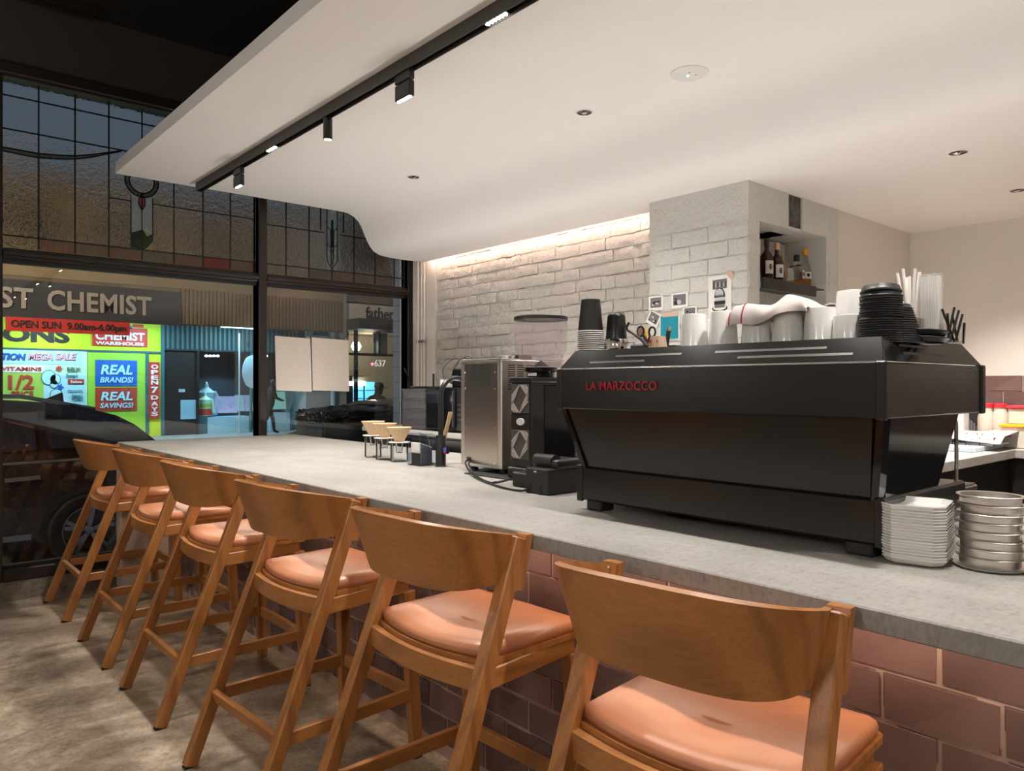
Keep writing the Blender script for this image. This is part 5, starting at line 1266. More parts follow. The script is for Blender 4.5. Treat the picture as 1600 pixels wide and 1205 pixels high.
# ================================================================== THE STREET
GZ = -.40
def noisy(name, c0, c1, sc, rough=.8, bump=.2):
    s = NT(name); v = s.coords(); n = s.noise(v, sc, 5, .6); s.color(s.ramp(n, [(.3, c0), (.7, c1)])); s.p.inputs['Roughness'].default_value = rough; s.bump(n, bump, .02); return s.m
noisy('asphalt', (.035, .036, .038), (.06, .06, .062), 4, .7); noisy('paving', (.20, .21, .22), (.28, .29, .30), 2, .7)
noisy('tan_render', (.20, .15, .085), (.26, .20, .12), .9, .9); noisy('brown_wall', (.12, .09, .06), (.18, .135, .095), 1.2, .9)
noisy('grey_render', (.30, .30, .30), (.42, .42, .42), 1.1, .9)
mat('slat_brown', (.20, .145, .09), .7); mat('sign_dark', (.040, .040, .050), .45); mat('sign_letter', (.36, .32, .30), .6)
mat('sign_red', (.62, .03, .025), .5); mat('ink_black', (.012, .012, .014), .6); mat('lime', (.56, .74, .02), .6); mat('green_window', (.33, .66, .06), .5)
mat('print_blue', (.01, .12, .55), .5); mat('print_red', (.45, .05, .03), .5); mat('print_sky', (.42, .78, .92), .5); mat('print_white', (.85, .88, .90), .5); mat('print_pink', (.78, .35, .45), .5); mat('print_green', (.36, .62, .10), .5); mat('print_mint', (.55, .85, .66), .5)
mat('teal_frame', (.03, .13, .15), .5); mat('dark_shop', (.012, .014, .018), .4); mat('shop_dark_wall', (.03, .035, .045), .7)
mat('tube_cyan', (1, 1, 1), .5, emit=(.45, .85, 1.0), es=4); mat('globe_white', (1, 1, 1), .5, emit=(.75, 1, .92), es=4); mat('fridge_light', (.2, .6, .8), .5, emit=(.10, .50, .85), es=.8); mat('red_neon', (1, .1, .2), .5, emit=(1, .05, .12), es=4)
mat('lit_room', (.22, .19, .14), .8, emit=(.30, .26, .15), es=.07); mat('fluoro', (1, 1, 1), .5, emit=(.95, 1, .9), es=5)
mat('car_paint', (.012, .010, .010), .18, 0, .6, coat_rough=.05); mat('car_glass', (.008, .010, .012), .05); mat('alloy', (.42, .43, .45), .3, 1.0); mat('car_olive', (.045, .038, .028), .3, 0, .5)
mat('cloth_black', (.010, .010, .012), .8); mat('skin', (.30, .18, .13), .6); mat('bin_grey', (.045, .047, .052), .5); mat('bag_black', (.022, .018, .017), .26, 0, .6)
mat('lit_number', (.8, .8, .7), .5, emit=(.8, .75, .6), es=.35); mat('blue_white', (.34, .46, .55), .6); mat('plinth_blue', (.30, .55, .72), .6)
struct(MB().box(-40, 60, 7.35, 40, GZ-.2, GZ).build('ground_road', 'asphalt'))
struct(MB().box(-40, 60, 5.60, 7.35, GZ-.2, -.22).build('ground_footpath', 'paving')); struct(MB().box(-40, 60, 21.6, 40, GZ-.2, GZ+.12).build('ground_far_footpath', 'paving'))
FZ = GZ+.12
YF, YS = 22.0, 25.0
fx = lambda px, Y=YF: at(px, 600, Y=Y).x
NEG = (0, -1, 0)
def ftext(name, st, m, parent, Y, px0, px1, py0, py1, **kw):
    a = at(px0, py1, Y=Y); b = at(px1, py1, Y=Y); c = at((px0+px1)/2, py0, Y=Y); d = at((px0+px1)/2, py1, Y=Y)
    return text(name, st, m, parent, (a.x, Y, d.z), (1, 0, 0), b.x-a.x, c.z-d.z, NEG, kw.pop('depth', .02), **kw)
def fbox(name, m, parent, Y, px0, px1, py0, py1, d=.05, zref=None):
    a = at(px0, py0, Y=Y); b = at(px1, py1, Y=Y); cxp = (px0+px1)/2
    zt_, zb_ = at(cxp, py0, Y=Y).z, at(cxp, py1, Y=Y).z
    return MB().box(a.x, b.x, Y-d, Y, zb_, zt_).build(name, m, parent)
# --- upper storeys and the long verandah
ub = thing('upper_facade', 'tan rendered upper storey of the buildings across the street', 'building', (8, 26, FZ))
MB().box(-30, 11.9, YS+.3, 29, 4.0, 7.3).build('wall', 'tan_render', ub); MB().box(-30, 11.9, YS+.1, YS+.3, 7.1, 7.6).build('cornice', 'brown_wall', ub)
for k in range(7): MB().box(-8+2.7*k, -6.9+2.7*k, YS+.22, YS+.32, 5.0, 6.6).build('window', 'dark_shop', ub)
ub2 = thing('corner_facade', 'grey rendered building right of the shop window display', 'building', (20, 26, FZ))
MB().box(11.9, 13.5, YS-.15, 29, FZ, 8.2).build('pier', 'grey_render', ub2); MB().box(13.5, 45, YS+.2, 29, 4.45, 8.6).build('wall', 'brown_wall', ub2)
MB().cyl((12.9, YS-.25, FZ), (12.9, YS-.25, 5.2), .09, None, 12).build('downpipe', 'blue_white', ub2)
MB().box(12.2, 12.7, YS-.3, YS-.15, 3.1, 3.35).build('bracket', 'teal_frame', ub2)
for k in range(5): MB().box(14.6+3*k, 16.2+3*k, YS+.12, YS+.22, 5.6, 7.2).build('window', 'dark_shop', ub2)
vr = thing('verandah', 'long street verandah with a slatted brown edge', 'verandah', (0, 23.5, 3.0))
MB().box(-30, 11.85, YF+.05, YS+.3, 3.25, 3.40).build('roof', 'brown_wall', vr)
MB().box(-30, 11.85, YF-.02, YF+.05, 4.02, 4.42).build('top_band', 'tan_render', vr); MB().box(fx(283), 11.85, YF, YF+.05, 3.02, 4.02).build('backing', 'brown_wall', vr)
n = 46
for k in range(n):
    x = lerp(fx(286), 11.8, k/(n-1)); MB().box(x-.042, x+.030, YF-.03, YF, 3.04, 4.02).build('slat', 'slat_brown', vr)
for px in (110, 130): MB().bar((fx(px), YF+.2, 4.4), (fx(px)+.1, YS+.25, 6.6), .06, .06).build('stay_rod', 'dark_shop', vr)
# --- big fascia sign
fs = thing('fascia_sign', 'dark shop fascia sign with large pale letters ST CHEMIST', 'sign', (4.5, YF, 2.95))
MB().box(-4, fx(283), YF-.06, YF, 2.98, 3.92).build('board', 'sign_dark', fs)
zb_, zt_ = 3.20, 3.72
for st, a, b in (('ST', -3, 51), ('CHEMIST', 73, 235)):
    text('lettering', st, 'sign_letter', fs, (fx(a), YF-.06, zb_), (1, 0, 0), fx(b)-fx(a), zt_-zb_, NEG, .04, off=.025, spacing=1.06)
rs = thing('hours_sign', 'hanging red sign reading OPEN SUN 9.00am-6.00pm', 'sign', (4, YF-.1, 2.64))
MB().box(fx(8), fx(201), YF-.12, YF-.058, 2.64, 2.985).build('board', 'sign_red', rs); text('lettering', 'OPEN SUN  9.00am-6.00pm', 'ink_black', rs, (fx(16), YF-.12, 2.68), (1, 0, 0), fx(195)-fx(16), .235, NEG, .02, off=.02)
# --- lime shop front
cs = thing('lime_shopfront', 'lime green pharmacy shop front under the verandah', 'shop front', (5, YS, FZ))
xs = lambda px: fx(px, YS)
MB().box(-2, xs(251), YS, YS+.25, FZ, 3.25).build('wall', 'lime', cs)
MB().box(-2, xs(251), YS-.04, YS+.01, 2.30, 2.36).build('sign_edge', 'teal_frame', cs)
MB().box(xs(227), xs(232), YS-.05, YS+.01, FZ, 2.33).build('frame_post', 'teal_frame', cs); MB().box(xs(251), xs(256), YS-.08, YS+.2, FZ, 3.25).build('frame_post', 'teal_frame', cs)
MB().box(xs(137), xs(227), YS-.02, YS+.01, FZ+.1, 2.30).build('window_film', 'green_window', cs)
ftext('lettering', 'IONS', 'ink_black', cs, YS, -8, 109, 511, 535, off=.05)
lg = thing('logo_sign', 'red and white pharmacy logo panel on the lime fascia', 'sign', (xs(187), YS, 2.4))
fbox('panel', 'sign_red', lg, YS-.01, 144, 230, 512, 541, .03); ftext('lettering', 'CHEMIST', 'print_white', lg, YS-.04, 149, 226, 519, 532, off=.03); ftext('lettering', 'WAREHOUSE', 'print_white', lg, YS-.04, 149, 225, 534.5, 539.5, off=.03)
fbox('emblem', 'sign_red', lg, YS-.01, 208, 224, 507, 512, .03); fbox('emblem', 'print_blue', lg, YS-.01, 196, 206, 509, 514, .03)
# blue/red poster pair
for py0, py1, m, l1, l2, lab in ((563, 603, 'print_blue', 'REAL', 'BRANDS!', 'blue window poster reading REAL BRANDS!'), (605.5, 642, 'print_red', 'REAL', 'SAVINGS!', 'red-brown window poster reading REAL SAVINGS!')):
    t = thing('window_poster', lab, 'poster', (xs(181), YS-.03, at(181, py1, Y=YS).z), 0, 'pair of window posters')
    fbox('sheet', m, t, YS-.02, 149, 214, py0, py1, .02); hh = py1-py0
    ftext('lettering', l1, 'print_sky', t, YS-.04, 157, 207, py0+hh*.18, py0+hh*.56, shear=.2, off=.03); ftext('lettering', l2, 'print_sky', t, YS-.04, 156, 208, py0+hh*.66, py0+hh*.88, shear=.2, off=.02)
t = thing('vertical_sign', 'narrow red upright sign reading OPEN 7 DAYS', 'sign', (xs(241), YS-.03, .2))
fbox('board', 'sign_red', t, YS-.02, 232, 249, 566, 654, .03)
for k, ch in enumerate('OPEN7DAYS'):
    y0_ = [570, 578.5, 587, 594.5, 604.5, 618, 627.5, 636, 643.5][k]; ftext('lettering', ch, 'print_white', t, YS-.05, 236, 247, y0_, y0_+(6.6 if ch != '7' else 10), off=.03)
# big sale poster
sp = thing('sale_poster', 'large comic-style sale poster reading MEGA SALE and 1/2 PRICE', 'poster', (xs(70), YS-.03, .5))
fbox('sheet', 'print_mint', sp, YS-.02, -30, 136, 547, 650, .02); L = YS-.04
fbox('burst', 'print_sky', sp, L, 4, 128, 549, 569, .008); fbox('burst', 'print_green', sp, L, -30, 68, 582, 650, .008); fbox('burst', 'print_sky', sp, L, 70, 133, 585, 648, .008)
fbox('caption_box', 'print_white', sp, L-.008, -30, 68, 571, 582, .012)
for st, m, a, b in (('TION', 'print_blue', 2, 40), ('MEGA', 'print_pink', 44, 82), ('SALE', 'print_pink', 86, 119)):
    ftext('lettering_shadow', st, 'ink_black', sp, L-.008, a+.7, b+.9, 552.8, 563.6, shear=.2, off=.03, depth=.008); ftext('lettering', st, m, sp, L-.018, a, b, 552, 562.6, shear=.2, off=.03, depth=.01)
ftext('lettering', 'VITAMINS', 'print_red', sp, L-.02, 2, 65, 573.3, 579.5, off=.02); ftext('lettering', '1/2', 'print_red', sp, L-.01, 13, 53, 586, 608.5, off=.03); ftext('lettering', 'PRICE', 'print_red', sp, L-.01, 18, 52, 611, 620, off=.02)
def blob(cx, cy, r, m, n=16, star=0, dY=0.0):
    pts = []
    for k in range(n if not star else star*2):
        a = 2*PI*k/(n if not star else star*2); rr = r if not star else (r if k % 2 == 0 else r*.5)
        p = at(cx+rr*math.cos(a), cy+rr*math.sin(a), Y=L-.01); pts.append((p.x, p.z))
    MB().prism(pts[::-1], 'y', L-.022-dY, L-.008-dY).build('comic_shape', m, sp, angle=0)
for cx, cy, r in ((76, 590, 11), (86, 593, 8), (84, 600, 6), (88, 618, 9.5)):
    blob(cx, cy, r+1, 'teal_frame'); blob(cx, cy, r, 'print_sky', dY=.012)
blob(92, 576, 6, 'print_red', star=7, dY=.01); blob(94, 605, 6, 'print_blue', star=5, dY=.01)
for st, m, a, b, c, d in (('EBX', 'teal_frame', 105, 126, 574, 580), ("Caruso's", 'teal_frame', 103, 121, 584, 589), ('Swisse', 'print_white', 110, 128, 594.5, 599), ("Nature's Way", 'teal_frame', 106, 129, 609, 612), ("Nature's", 'teal_frame', 112, 129, 616, 619), ('Own', 'teal_frame', 112, 129, 620, 625)): ftext('lettering', st, m, sp, L-.03, a, b, c, d, off=.01)
fbox('caption_box', 'print_red', sp, L-.012, 106, 131, 592.5, 600.5, .012)
# --- dark neighbour with window display
ds = thing('display_shopfront', 'dark shop front with lit window display beyond the pharmacy', 'shop front', (9.4, YS, FZ))
MB().box(xs(256), 11.9, YS+1.6, YS+1.9, FZ, 3.3).build('back_wall', 'shop_dark_wall', ds)
MB().box(xs(258), xs(312), YS+.05, YS+.2, FZ, 3.2).build('entry_recess', 'dark_shop', ds); MB().box(xs(256), 11.9, YS-.05, YS+.25, 2.42, 3.25).build('header', 'shop_dark_wall', ds)
for k in range(30):
    x = lerp(xs(262), 11.6, k/29); MB().box(x-.05, x+.02, YS-.08, YS-.05, 2.46, 3.22).build('header_slat', 'teal_frame', ds)
for px in (309, 392): MB().box(xs(px)-.03, xs(px)+.03, YS-.05, YS+.05, FZ, 2.42).build('frame_post', 'teal_frame' if px > 350 else 'dark_shop', ds)
fbox('door_notice', 'blue_white', ds, YS+.04, 279, 289, 608, 613, .01); fbox('door_panel', 'plinth_blue', ds, YS+.04, 282, 306, 625, 655, .01)
pl_ = thing('display_plinth', 'long pale blue plinth in the shop window', 'plinth', (xs(380), YS+.4, FZ)); MB().box(xs(326), xs(391), YS+.1, YS+.9, FZ, .26).build('block', 'plinth_blue', pl_); MB().box(xs(424), xs(455), YS+.1, YS+.9, FZ, .34).build('block', 'plinth_blue', pl_); MB().box(xs(313), xs(326), YS+.1, YS+.9, FZ, .30).build('side_block', 'teal_frame', pl_)
def mannequin(lab, px, pz0, h, ms, dy=.62, grp='dressed mannequin busts'):
    x = xs(px); t = thing('mannequin', lab, 'mannequin', (x, YS+dy, pz0), 0, grp)
    MB().lathe([(0, 0), (.30*h, 0), (.27*h, .15*h), (.22*h, .35*h), (.24*h, .55*h), (.25*h, .68*h), (.10*h, .80*h), (.06*h, .84*h), (.055*h, .92*h), (0, .93*h)], 20).build('torso', ms[0], t, local=True, angle=50)
    MB().lathe([(.302*h, .02*h), (.275*h, .17*h), (.235*h, .30*h), (.232*h, .30*h), (.27*h, .16*h)], 20, closed=True).build('hem', ms[1], t, local=True)
    MB().lathe([(.228*h, .34*h), (.245*h, .5*h), (.243*h, .5*h), (.225*h, .34*h)], 20, closed=True).build('band', ms[2], t, local=True)
    for sg in (-1, 1): MB().tube([(sg*.22*h, 0, .70*h), (sg*.30*h, 0, .55*h), (sg*.33*h, 0, .10*h)], [.06*h, .07*h, .08*h], 8).build('sleeve', ms[0], t, local=True, angle=60)
    MB().lathe([(0, .92*h), (.035*h, .93*h), (.03*h, .98*h), (0, h)], 12).build('finial', 'print_white', t, local=True)
mannequin('taller mannequin bust in a pale blue top', 333, .305, 1.12, ('blue_white', 'plinth_blue', 'print_sky')); mannequin('smaller mannequin bust in a red and green knit', 326, .305, .78, ('print_mint', 'print_red', 'print_green'), .33)
noisy('floral', (.25, .38, .62), (.72, .42, .62), 9, .7)
for px0, px1, py0, py1, m, lab in ((342, 378, 620, 646, 'floral', 'wide floral print panel on the window plinth'), (376, 390, 618, 643, 'blue_white', 'pale narrow panel beside the floral one'), (391, 403, 618, 643, 'floral', 'floral panel cut by the window mullion'), (418, 436, 612, 634, 'print_pink', 'pink picture panel behind the walking person'), (434, 455, 612, 640, 'print_mint', 'pale green picture panel at the end of the display')):
    t = thing('display_picture', lab, 'panel', (xs((px0+px1)/2), YS+.4, .2), 0, 'printed panels in the shop window'); a, b = xs(px0), xs(px1); z1, z0 = at((px0+px1)/2, py0, Y=YS).z, at((px0+px1)/2, py1, Y=YS).z
    MB().bar(((a+b)/2, YS+.42, z0), ((a+b)/2, YS+.55, z1), (b-a), .04, (1, 0, 0)).build('board', m, t); MB().bar(((a+b)/2, YS+.60, z0), ((a+b)/2, YS+.57, z1*.8+z0*.2), .05, .03, (1, 0, 0)).build('prop', 'dark_plastic', t)
t = thing('street_sign', 'rounded street sign on a thin pole behind the mullion', 'sign', (xs(403), 24.2, FZ)); X0 = at(402, 580, Y=24.2).x
MB().cyl((X0-.6, 24.2, FZ), (X0-.6, 24.2, 3.0), .025, None, 8).build('pole', 'blue_white', t)
MB().prism([(X0-.15+.42*math.cos(a)*(1 if abs(math.cos(a)) < .8 else .9), 1.75+.55*math.sin(a)) for a in [2*PI*k/20 for k in range(20)]], 'y', 24.12, 24.16).build('plate', 'blue_white', t); MB().lathe([(.12, -.02), (.16, -.02), (.16, .02), (.12, .02)], 20, Matrix.Translation((X0+.08, 24.1, 1.62)) @ Matrix.Rotation(PI/2, 4, 'X'), closed=True).build('symbol', 'ink_black', t)
for k, px in enumerate((334, 340, 346, 352, 425, 429)):
    x = xs(px); tag(MB().lathe([(0, 0), (.05, .01), (.055, .05), (0, .08)], 10, Matrix.Translation((x, YS+.7, at(px, 557, Y=YS).z))).build('display_lamp', 'tube_cyan'), ['first small cyan lamp from the left in the display', 'second small cyan lamp in the display', 'third small cyan lamp in the display', 'fourth small cyan lamp in the display', 'small cyan lamp right of the mullion', 'last small cyan lamp beside the paper sheet'][k], 'lamp', 'cyan display lamps')
# --- cafe across the street on the right
cf = thing('cafe_front', 'cafe front with a cream sign reading father', 'shop front', (17, YS, FZ))
MB().box(xs(540), 30, YS-.05, YS+.2, 3.76, 4.36).build('sign_band', 'wall_sheet', cf)
a, b = xs(570), xs(614)
lt_ = text('lettering', 'father', 'ink_black', cf, (a, YS-.05, 3.84), (1, 0, 0), b-a, .44, NEG, .03, off=.012)
for f in (.035, .135, .27, .42, .475, .60, .665, .905): MB().box(lerp(a, b, f), lerp(a, b, f)+.10, YS-.08, YS-.05, 3.84, 3.875).build('serif', 'ink_black', cf)
for f in (.46, ): MB().box(lerp(a, b, f), lerp(a, b, f)+.07, YS-.08, YS-.05, 4.245, 4.28).build('serif', 'ink_black', cf)
MB().box(xs(540), 30, YS-1.0, YS+.2, 3.36, 3.74).build('awning', 'shop_dark_wall', cf); MB().box(13.4, 30, YS+2.5, YS+2.7, FZ, 4.4).build('back_wall', 'lit_room', cf)
MB().box(13.4, 30, YS+.3, YS+2.5, 3.36, 3.42).build('soffit', 'brown_wall', cf)
for x, zl in ((xs(540), FZ), (xs(556.5), FZ), (xs(592), 2.5), (xs(618), FZ), (xs(640), FZ)): MB().box(x-.05, x+.05, YS-.05, YS+.1, zl, 3.4).build('frame_post', 'dark_shop', cf)
MB().box(xs(540), 30, YS-.05, YS+.1, 2.42, 2.52).build('frame_rail', 'dark_shop', cf)
for px0, px1, m in ((541, 555, 'tan_render'), (594, 616, 'grey_render')): MB().box(xs(px0), xs(px1), YS+.5, YS+.55, 2.55, 3.35).build('blind', m, cf)
MB().box(xs(558), xs(567), YS+1.2, YS+1.4, FZ, 3.3).build('column', 'tan_render', cf)
text('lettering', '637', 'lit_number', cf, (xs(584), YS-.06, 2.03), (1, 0, 0), xs(601)-xs(584), .24, NEG, .02, off=.0)
tag(MB().lathe([(0, -.2), (.12, -.16), (.2, 0), (.12, .16), (0, .2)], 16, Matrix.Translation((xs(575), YS+.9, 2.82))).build('globe_lamp', 'globe_white'), 'round glowing globe lamp inside the cafe', 'lamp')
tag(MB().lathe([(0, -.06), (.06, 0), (0, .06)], 12, Matrix.Translation((xs(586), YS+.2, 2.12))).build('red_lamp', 'red_neon'), 'small red light beside the door number', 'lamp')
tag(MB().box(xs(576), xs(604), YS+1.6, YS+1.7, 1.30, 1.46).build('ceiling_tube', 'fluoro'), 'bright white tube light over the fridges', 'lamp')
for k, (a, b, c, d) in enumerate(((543, 554, 586, 618), (559, 569, 584, 622), (588, 604, 592, 612), (607, 622, 592, 620))):
    t = thing('drinks_fridge', ['lit blue drinks fridge next to the paper sheet', 'lit blue drinks fridge left of the seated person', 'lit blue drinks fridge behind the peaked cap', 'lit blue drinks fridge at the right end'][k], 'fridge', (xs((a+b)/2), YS+1.8, FZ), 0, 'lit drinks fridges')
    x0, x1 = xs(a), xs(b); MB().box(x0-.04, x1+.04, YS+1.8, YS+2.4, FZ, 1.75-.03*k).build('cabinet', 'dark_shop', t); MB().box(x0, x1, YS+1.77, YS+1.8, -.1, 1.45).build('door', 'fridge_light', t)
    for j in range(4): MB().box(x0, x1, YS+1.75, YS+1.77, .1+.33*j, .13+.33*j).build('shelf', 'dark_shop', t)
    MB().box(x0-.04, x1+.04, YS+1.76, YS+1.8, 1.46, 1.66).build('header', 'print_red' if k < 2 else 'lit_room', t)
# verandah tubes and street light
for k, x in enumerate((1.0, 4.0, 6.6, 9.2)):
    t = thing('verandah_tube', ['fluorescent tube under the verandah, far left', 'fluorescent tube under the verandah above the sale poster', 'fluorescent tube under the verandah above the upright red sign', 'fluorescent tube under the verandah before the window display'][k], 'lamp', (x, 23.7, 3.15), 0, 'tubes under the verandah')
    MB().box(x-.75, x+.75, 23.64, 23.76, 3.17, 3.25).build('housing', 'blue_white', t); MB().cyl((x-.7, 23.7, 3.145), (x+.7, 23.7, 3.145), .025, None, 10).build('tube', 'tube_cyan', t)
    add_light('verandah_lamp', 'AREA', (x, 23.7, 3.10), P_VERANDAH, (.55, .90, 1.0) if k > 1 else (.75, .97, 1.0), (x, 24.5, 0), 1.3, size_y=.15)
add_light('display_light', 'SPOT', (9.3, YS+.9, 2.4), 80, (.30, .72, 1.0), (9.4, YS+.3, 0), .1, 120, .6)
add_light('cafe_light', 'POINT', (15.2, YS+1.2, 3.0), 30, (1, .85, .6), None, .2)
st_ = thing('street_lamp', 'street lamp on the median out of the picture', 'street lamp', (-3.0, 15.0, GZ))
MB().tube([(-3, 15, GZ), (-3, 15, 7.2), (-2.6, 15, 7.8), (-1.8, 15, 8.0)], .07, 10).build('pole', 'track_grey', st_); MB().box(-2.1, -1.4, 14.85, 15.15, 7.92, 8.02).build('head', 'track_grey', st_); MB().box(-2.0, -1.5, 14.9, 15.1, 7.90, 7.92).build('lens', 'lamp_lens', st_)
add_light('street_lamp_light', 'AREA', (-1.75, 15, 7.88), P_STREET, (1, .80, .52), (3, 18, 0), .5)
# --- parked car outside the window, its tail to the right
cr_ = thing('parked_car', 'dark parked car close outside the left window', 'car', (.2, 8.8, GZ))
XR = 2.42
side = [(-2.1, .22), (XR-.10, .22), (XR, .45), (XR+.02, .75), (XR-.03, 1.04), (XR-.12, 1.11), (-2.1, 1.03)]
side = [(x, z+GZ-.0) for x, z in side]
MB().prism(side, 'y', 7.92, 9.62).build('lower_body', 'car_paint', cr_); MB().box(-2.0, 2.2, 8.1, 9.4, GZ+.02, GZ+.24).build('underbody', 'rubber', cr_)
roof = [(-1.4, 1.02), (XR-.14, 1.09), (2.06, 1.31), (1.90, 1.405), (1.50, 1.525), (.95, 1.57), (.0, 1.56), (-.9, 1.46)]
roof = [(x, z+GZ) for x, z in roof]
b = MB(); nn = len(roof)
b._new([(x, 7.94 + (.13 if z > GZ+1.2 else 0) + max(0, (z-GZ-1.09))*.22, z) for x, z in roof] + [(x, 9.60 - (.13 if z > GZ+1.2 else 0) - max(0, (z-GZ-1.09))*.22, z) for x, z in roof], [tuple(range(nn))[::-1], tuple(range(nn, 2*nn))] + [(i, (i+1) % nn, nn+(i+1) % nn, nn+i) for i in range(nn)])
b.build('cabin', 'car_paint', cr_, angle=20)
wy = lambda z: 7.935 + (.13 if z > 1.2 else .0) + max(0, z-1.09)*.22
def side_glass(pts): MB().hexa([(p[0], wy(p[1])-.012, p[1]+GZ) for p in pts] + [(p[0], wy(p[1])+.01, p[1]+GZ) for p in pts]).build('side_window', 'car_glass', cr_)
side_glass([(1.30, 1.12), (1.95, 1.14), (1.75, 1.34), (1.28, 1.44)]); side_glass([(.32, 1.10), (1.20, 1.12), (1.18, 1.45), (.34, 1.48)]); side_glass([(-.80, 1.08), (.22, 1.10), (.24, 1.48), (-.35, 1.42)])
MB().bar((1.25, 7.925, GZ+1.14), (1.25, 8.10, GZ+1.52), .06, .02, (1, 0, 0)).build('pillar', 'car_glass', cr_)
MB().bar((-1.6, 7.917, GZ+.98), (XR-.2, 7.917, GZ+1.02), .012, .02).build('belt_trim', 'alloy', cr_); MB().bar((.95, 7.915, GZ+.86), (1.22, 7.915, GZ+.87), .02, .035).build('door_handle', 'alloy', cr_); MB().bar((-1.6, 7.91, GZ+.34), (1.15, 7.91, GZ+.34), .02, .05).build('sill_trim', 'alloy', cr_)
MB().tube([(-.6, 8.18, GZ+1.52), (0, 8.17, GZ+1.60), (1.1, 8.17, GZ+1.60), (1.72, 8.19, GZ+1.47)], .02, 8).build('roof_rail', 'alloy', cr_)
MB().prism([(1.32, GZ+1.53), (1.56, GZ+1.50), (1.54, GZ+1.63)], 'y', 8.75, 8.79).build('antenna_fin', 'car_paint', cr_)
MB().box(XR-.16, XR+.005, 7.915, 8.22, GZ+.82, GZ+1.05, .02).build('tail_lamp', 'print_red', cr_)
def wheel(x, R=.345):
    T = Matrix.Translation((x, 7.975, GZ+R)) @ Matrix.Rotation(PI/2, 4, 'X')
    w_ = MB().lathe([(.225, .09), (.25, .105), (.32, .11), (R-.005, .08), (R, .04), (R, -.08), (.30, -.10), (.225, -.10)], 40, T).build('tyre', 'rubber', cr_, angle=40)
    MB().lathe([(.228, .10), (.222, .10), (.205, .04), (.20, -.08), (.228, -.09)], 40, T, closed=True).build('rim', 'alloy', w_, angle=40)
    MB().lathe([(0, .0), (.19, -.01), (.19, -.03), (0, -.03)], 30, T).build('brake_disc', 'dark_plastic', w_)
    for k in range(5):
        for d in (-.13, .13):
            a = 2*PI*k/5+.3; p0 = T @ Vector((.04*math.cos(a), .04*math.sin(a), .075)); p1 = T @ Vector((.215*math.cos(a+d), .215*math.sin(a+d), .085)); MB().bar(p0, p1, .020, .035, (0, 1, 0)).build('spoke', 'alloy', w_)
    MB().lathe([(0, .09), (.035, .088), (.045, .07), (.05, .06)], 20, T).build('hub', 'alloy', w_)
wheel(1.613); wheel(-1.15)
arch = [(1.613+.40*math.cos(a), GZ+.345+.40*math.sin(a)) for a in [PI*k/18 for k in range(19)]]; arch2 = [(1.613+.36*math.cos(a), GZ+.345+.36*math.sin(a)) for a in [PI*k/18 for k in range(19)]]
MB().prism(arch + arch2[::-1], 'y', 7.895, 7.935).build('wheel_arch', 'black_plastic', cr_)
# --- second car, covered bin, people
c2 = thing('olive_car', 'dark olive car roof beyond the covered bin', 'car', (6.2, 10.6, GZ))
ra = at(575, 643, Y=10.2); rx = ra.x
cab = [(rx-.75, GZ+.3), (rx+3.6, GZ+.3), (rx+3.7, GZ+.9), (rx+2.9, GZ+1.38), (rx+1.5, GZ+1.46), (rx+.75, GZ+1.43), (rx+.2, GZ+1.25), (rx-.15, GZ+1.00), (rx-.70, GZ+.85)]
MB().prism(cab, 'y', 10.2, 11.9).build('body', 'car_olive', c2, angle=25); MB().prism([(rx+.10, GZ+1.02), (rx+2.6, GZ+1.02), (rx+2.4, GZ+1.34), (rx+.62, GZ+1.32)], 'y', 10.18, 10.2).build('side_window', 'car_glass', c2)
for dx in (.05, 2.8): MB().cyl((rx+dx, 10.17, GZ+.32), (rx+dx, 10.4, GZ+.32), .32, None, 28).build('wheel', 'rubber', c2)
cb = thing('covered_bin', 'dark grey street bin with black plastic bunched over its top', 'bin', (3.65, 6.55, -.22))
MB().box(3.17, 4.15, 6.30, 6.85, -.22, .955, .03, seg=2).build('box', 'bin_grey', cb); MB().bar((3.20, 6.29, -.2), (3.20, 6.29, .94), .04, .02).build('edge_trim', 'track_grey', cb)
def bag(u, v):
    a = 2*PI*u; r = [1.04, 1.07, 1.05, .98, .6, .0][min(5, int(v*5.001))]; f = v*5-int(v*5) if v < 1 else 0
    r2 = [1.04, 1.07, 1.05, .98, .6, .0][min(5, int(v*5.001)+1)]; r = lerp(r, r2, f)
    zz = lerp([.945, .965, 1.0, 1.045, 1.072, 1.082][min(5, int(v*5.001))], [.945, .965, 1.0, 1.045, 1.072, 1.082][min(5, int(v*5.001)+1)], f)
    n_ = 1.3*noise.noise(Vector((8*math.cos(a), 8*math.sin(a), v*9))) + .8*noise.noise(Vector((19*math.cos(a), 19*math.sin(a), v*21)))
    c, s__ = math.cos(a), math.sin(a); sq = lambda q: math.copysign(abs(q)**.45, q)
    return (3.655+.50*r*sq(c)*(1+.05*n_), 6.575+.285*r*sq(s__)*(1+.08*n_), zz+.012*n_+.045*abs(noise.noise(Vector((11*math.cos(a)*r, 11*math.sin(a)*r, v*5))))+.02*(sq(c)*.5+.5)*v)
MB().sheet(120, 24, bag).build('plastic_cover', 'bag_black', cb, angle=28)
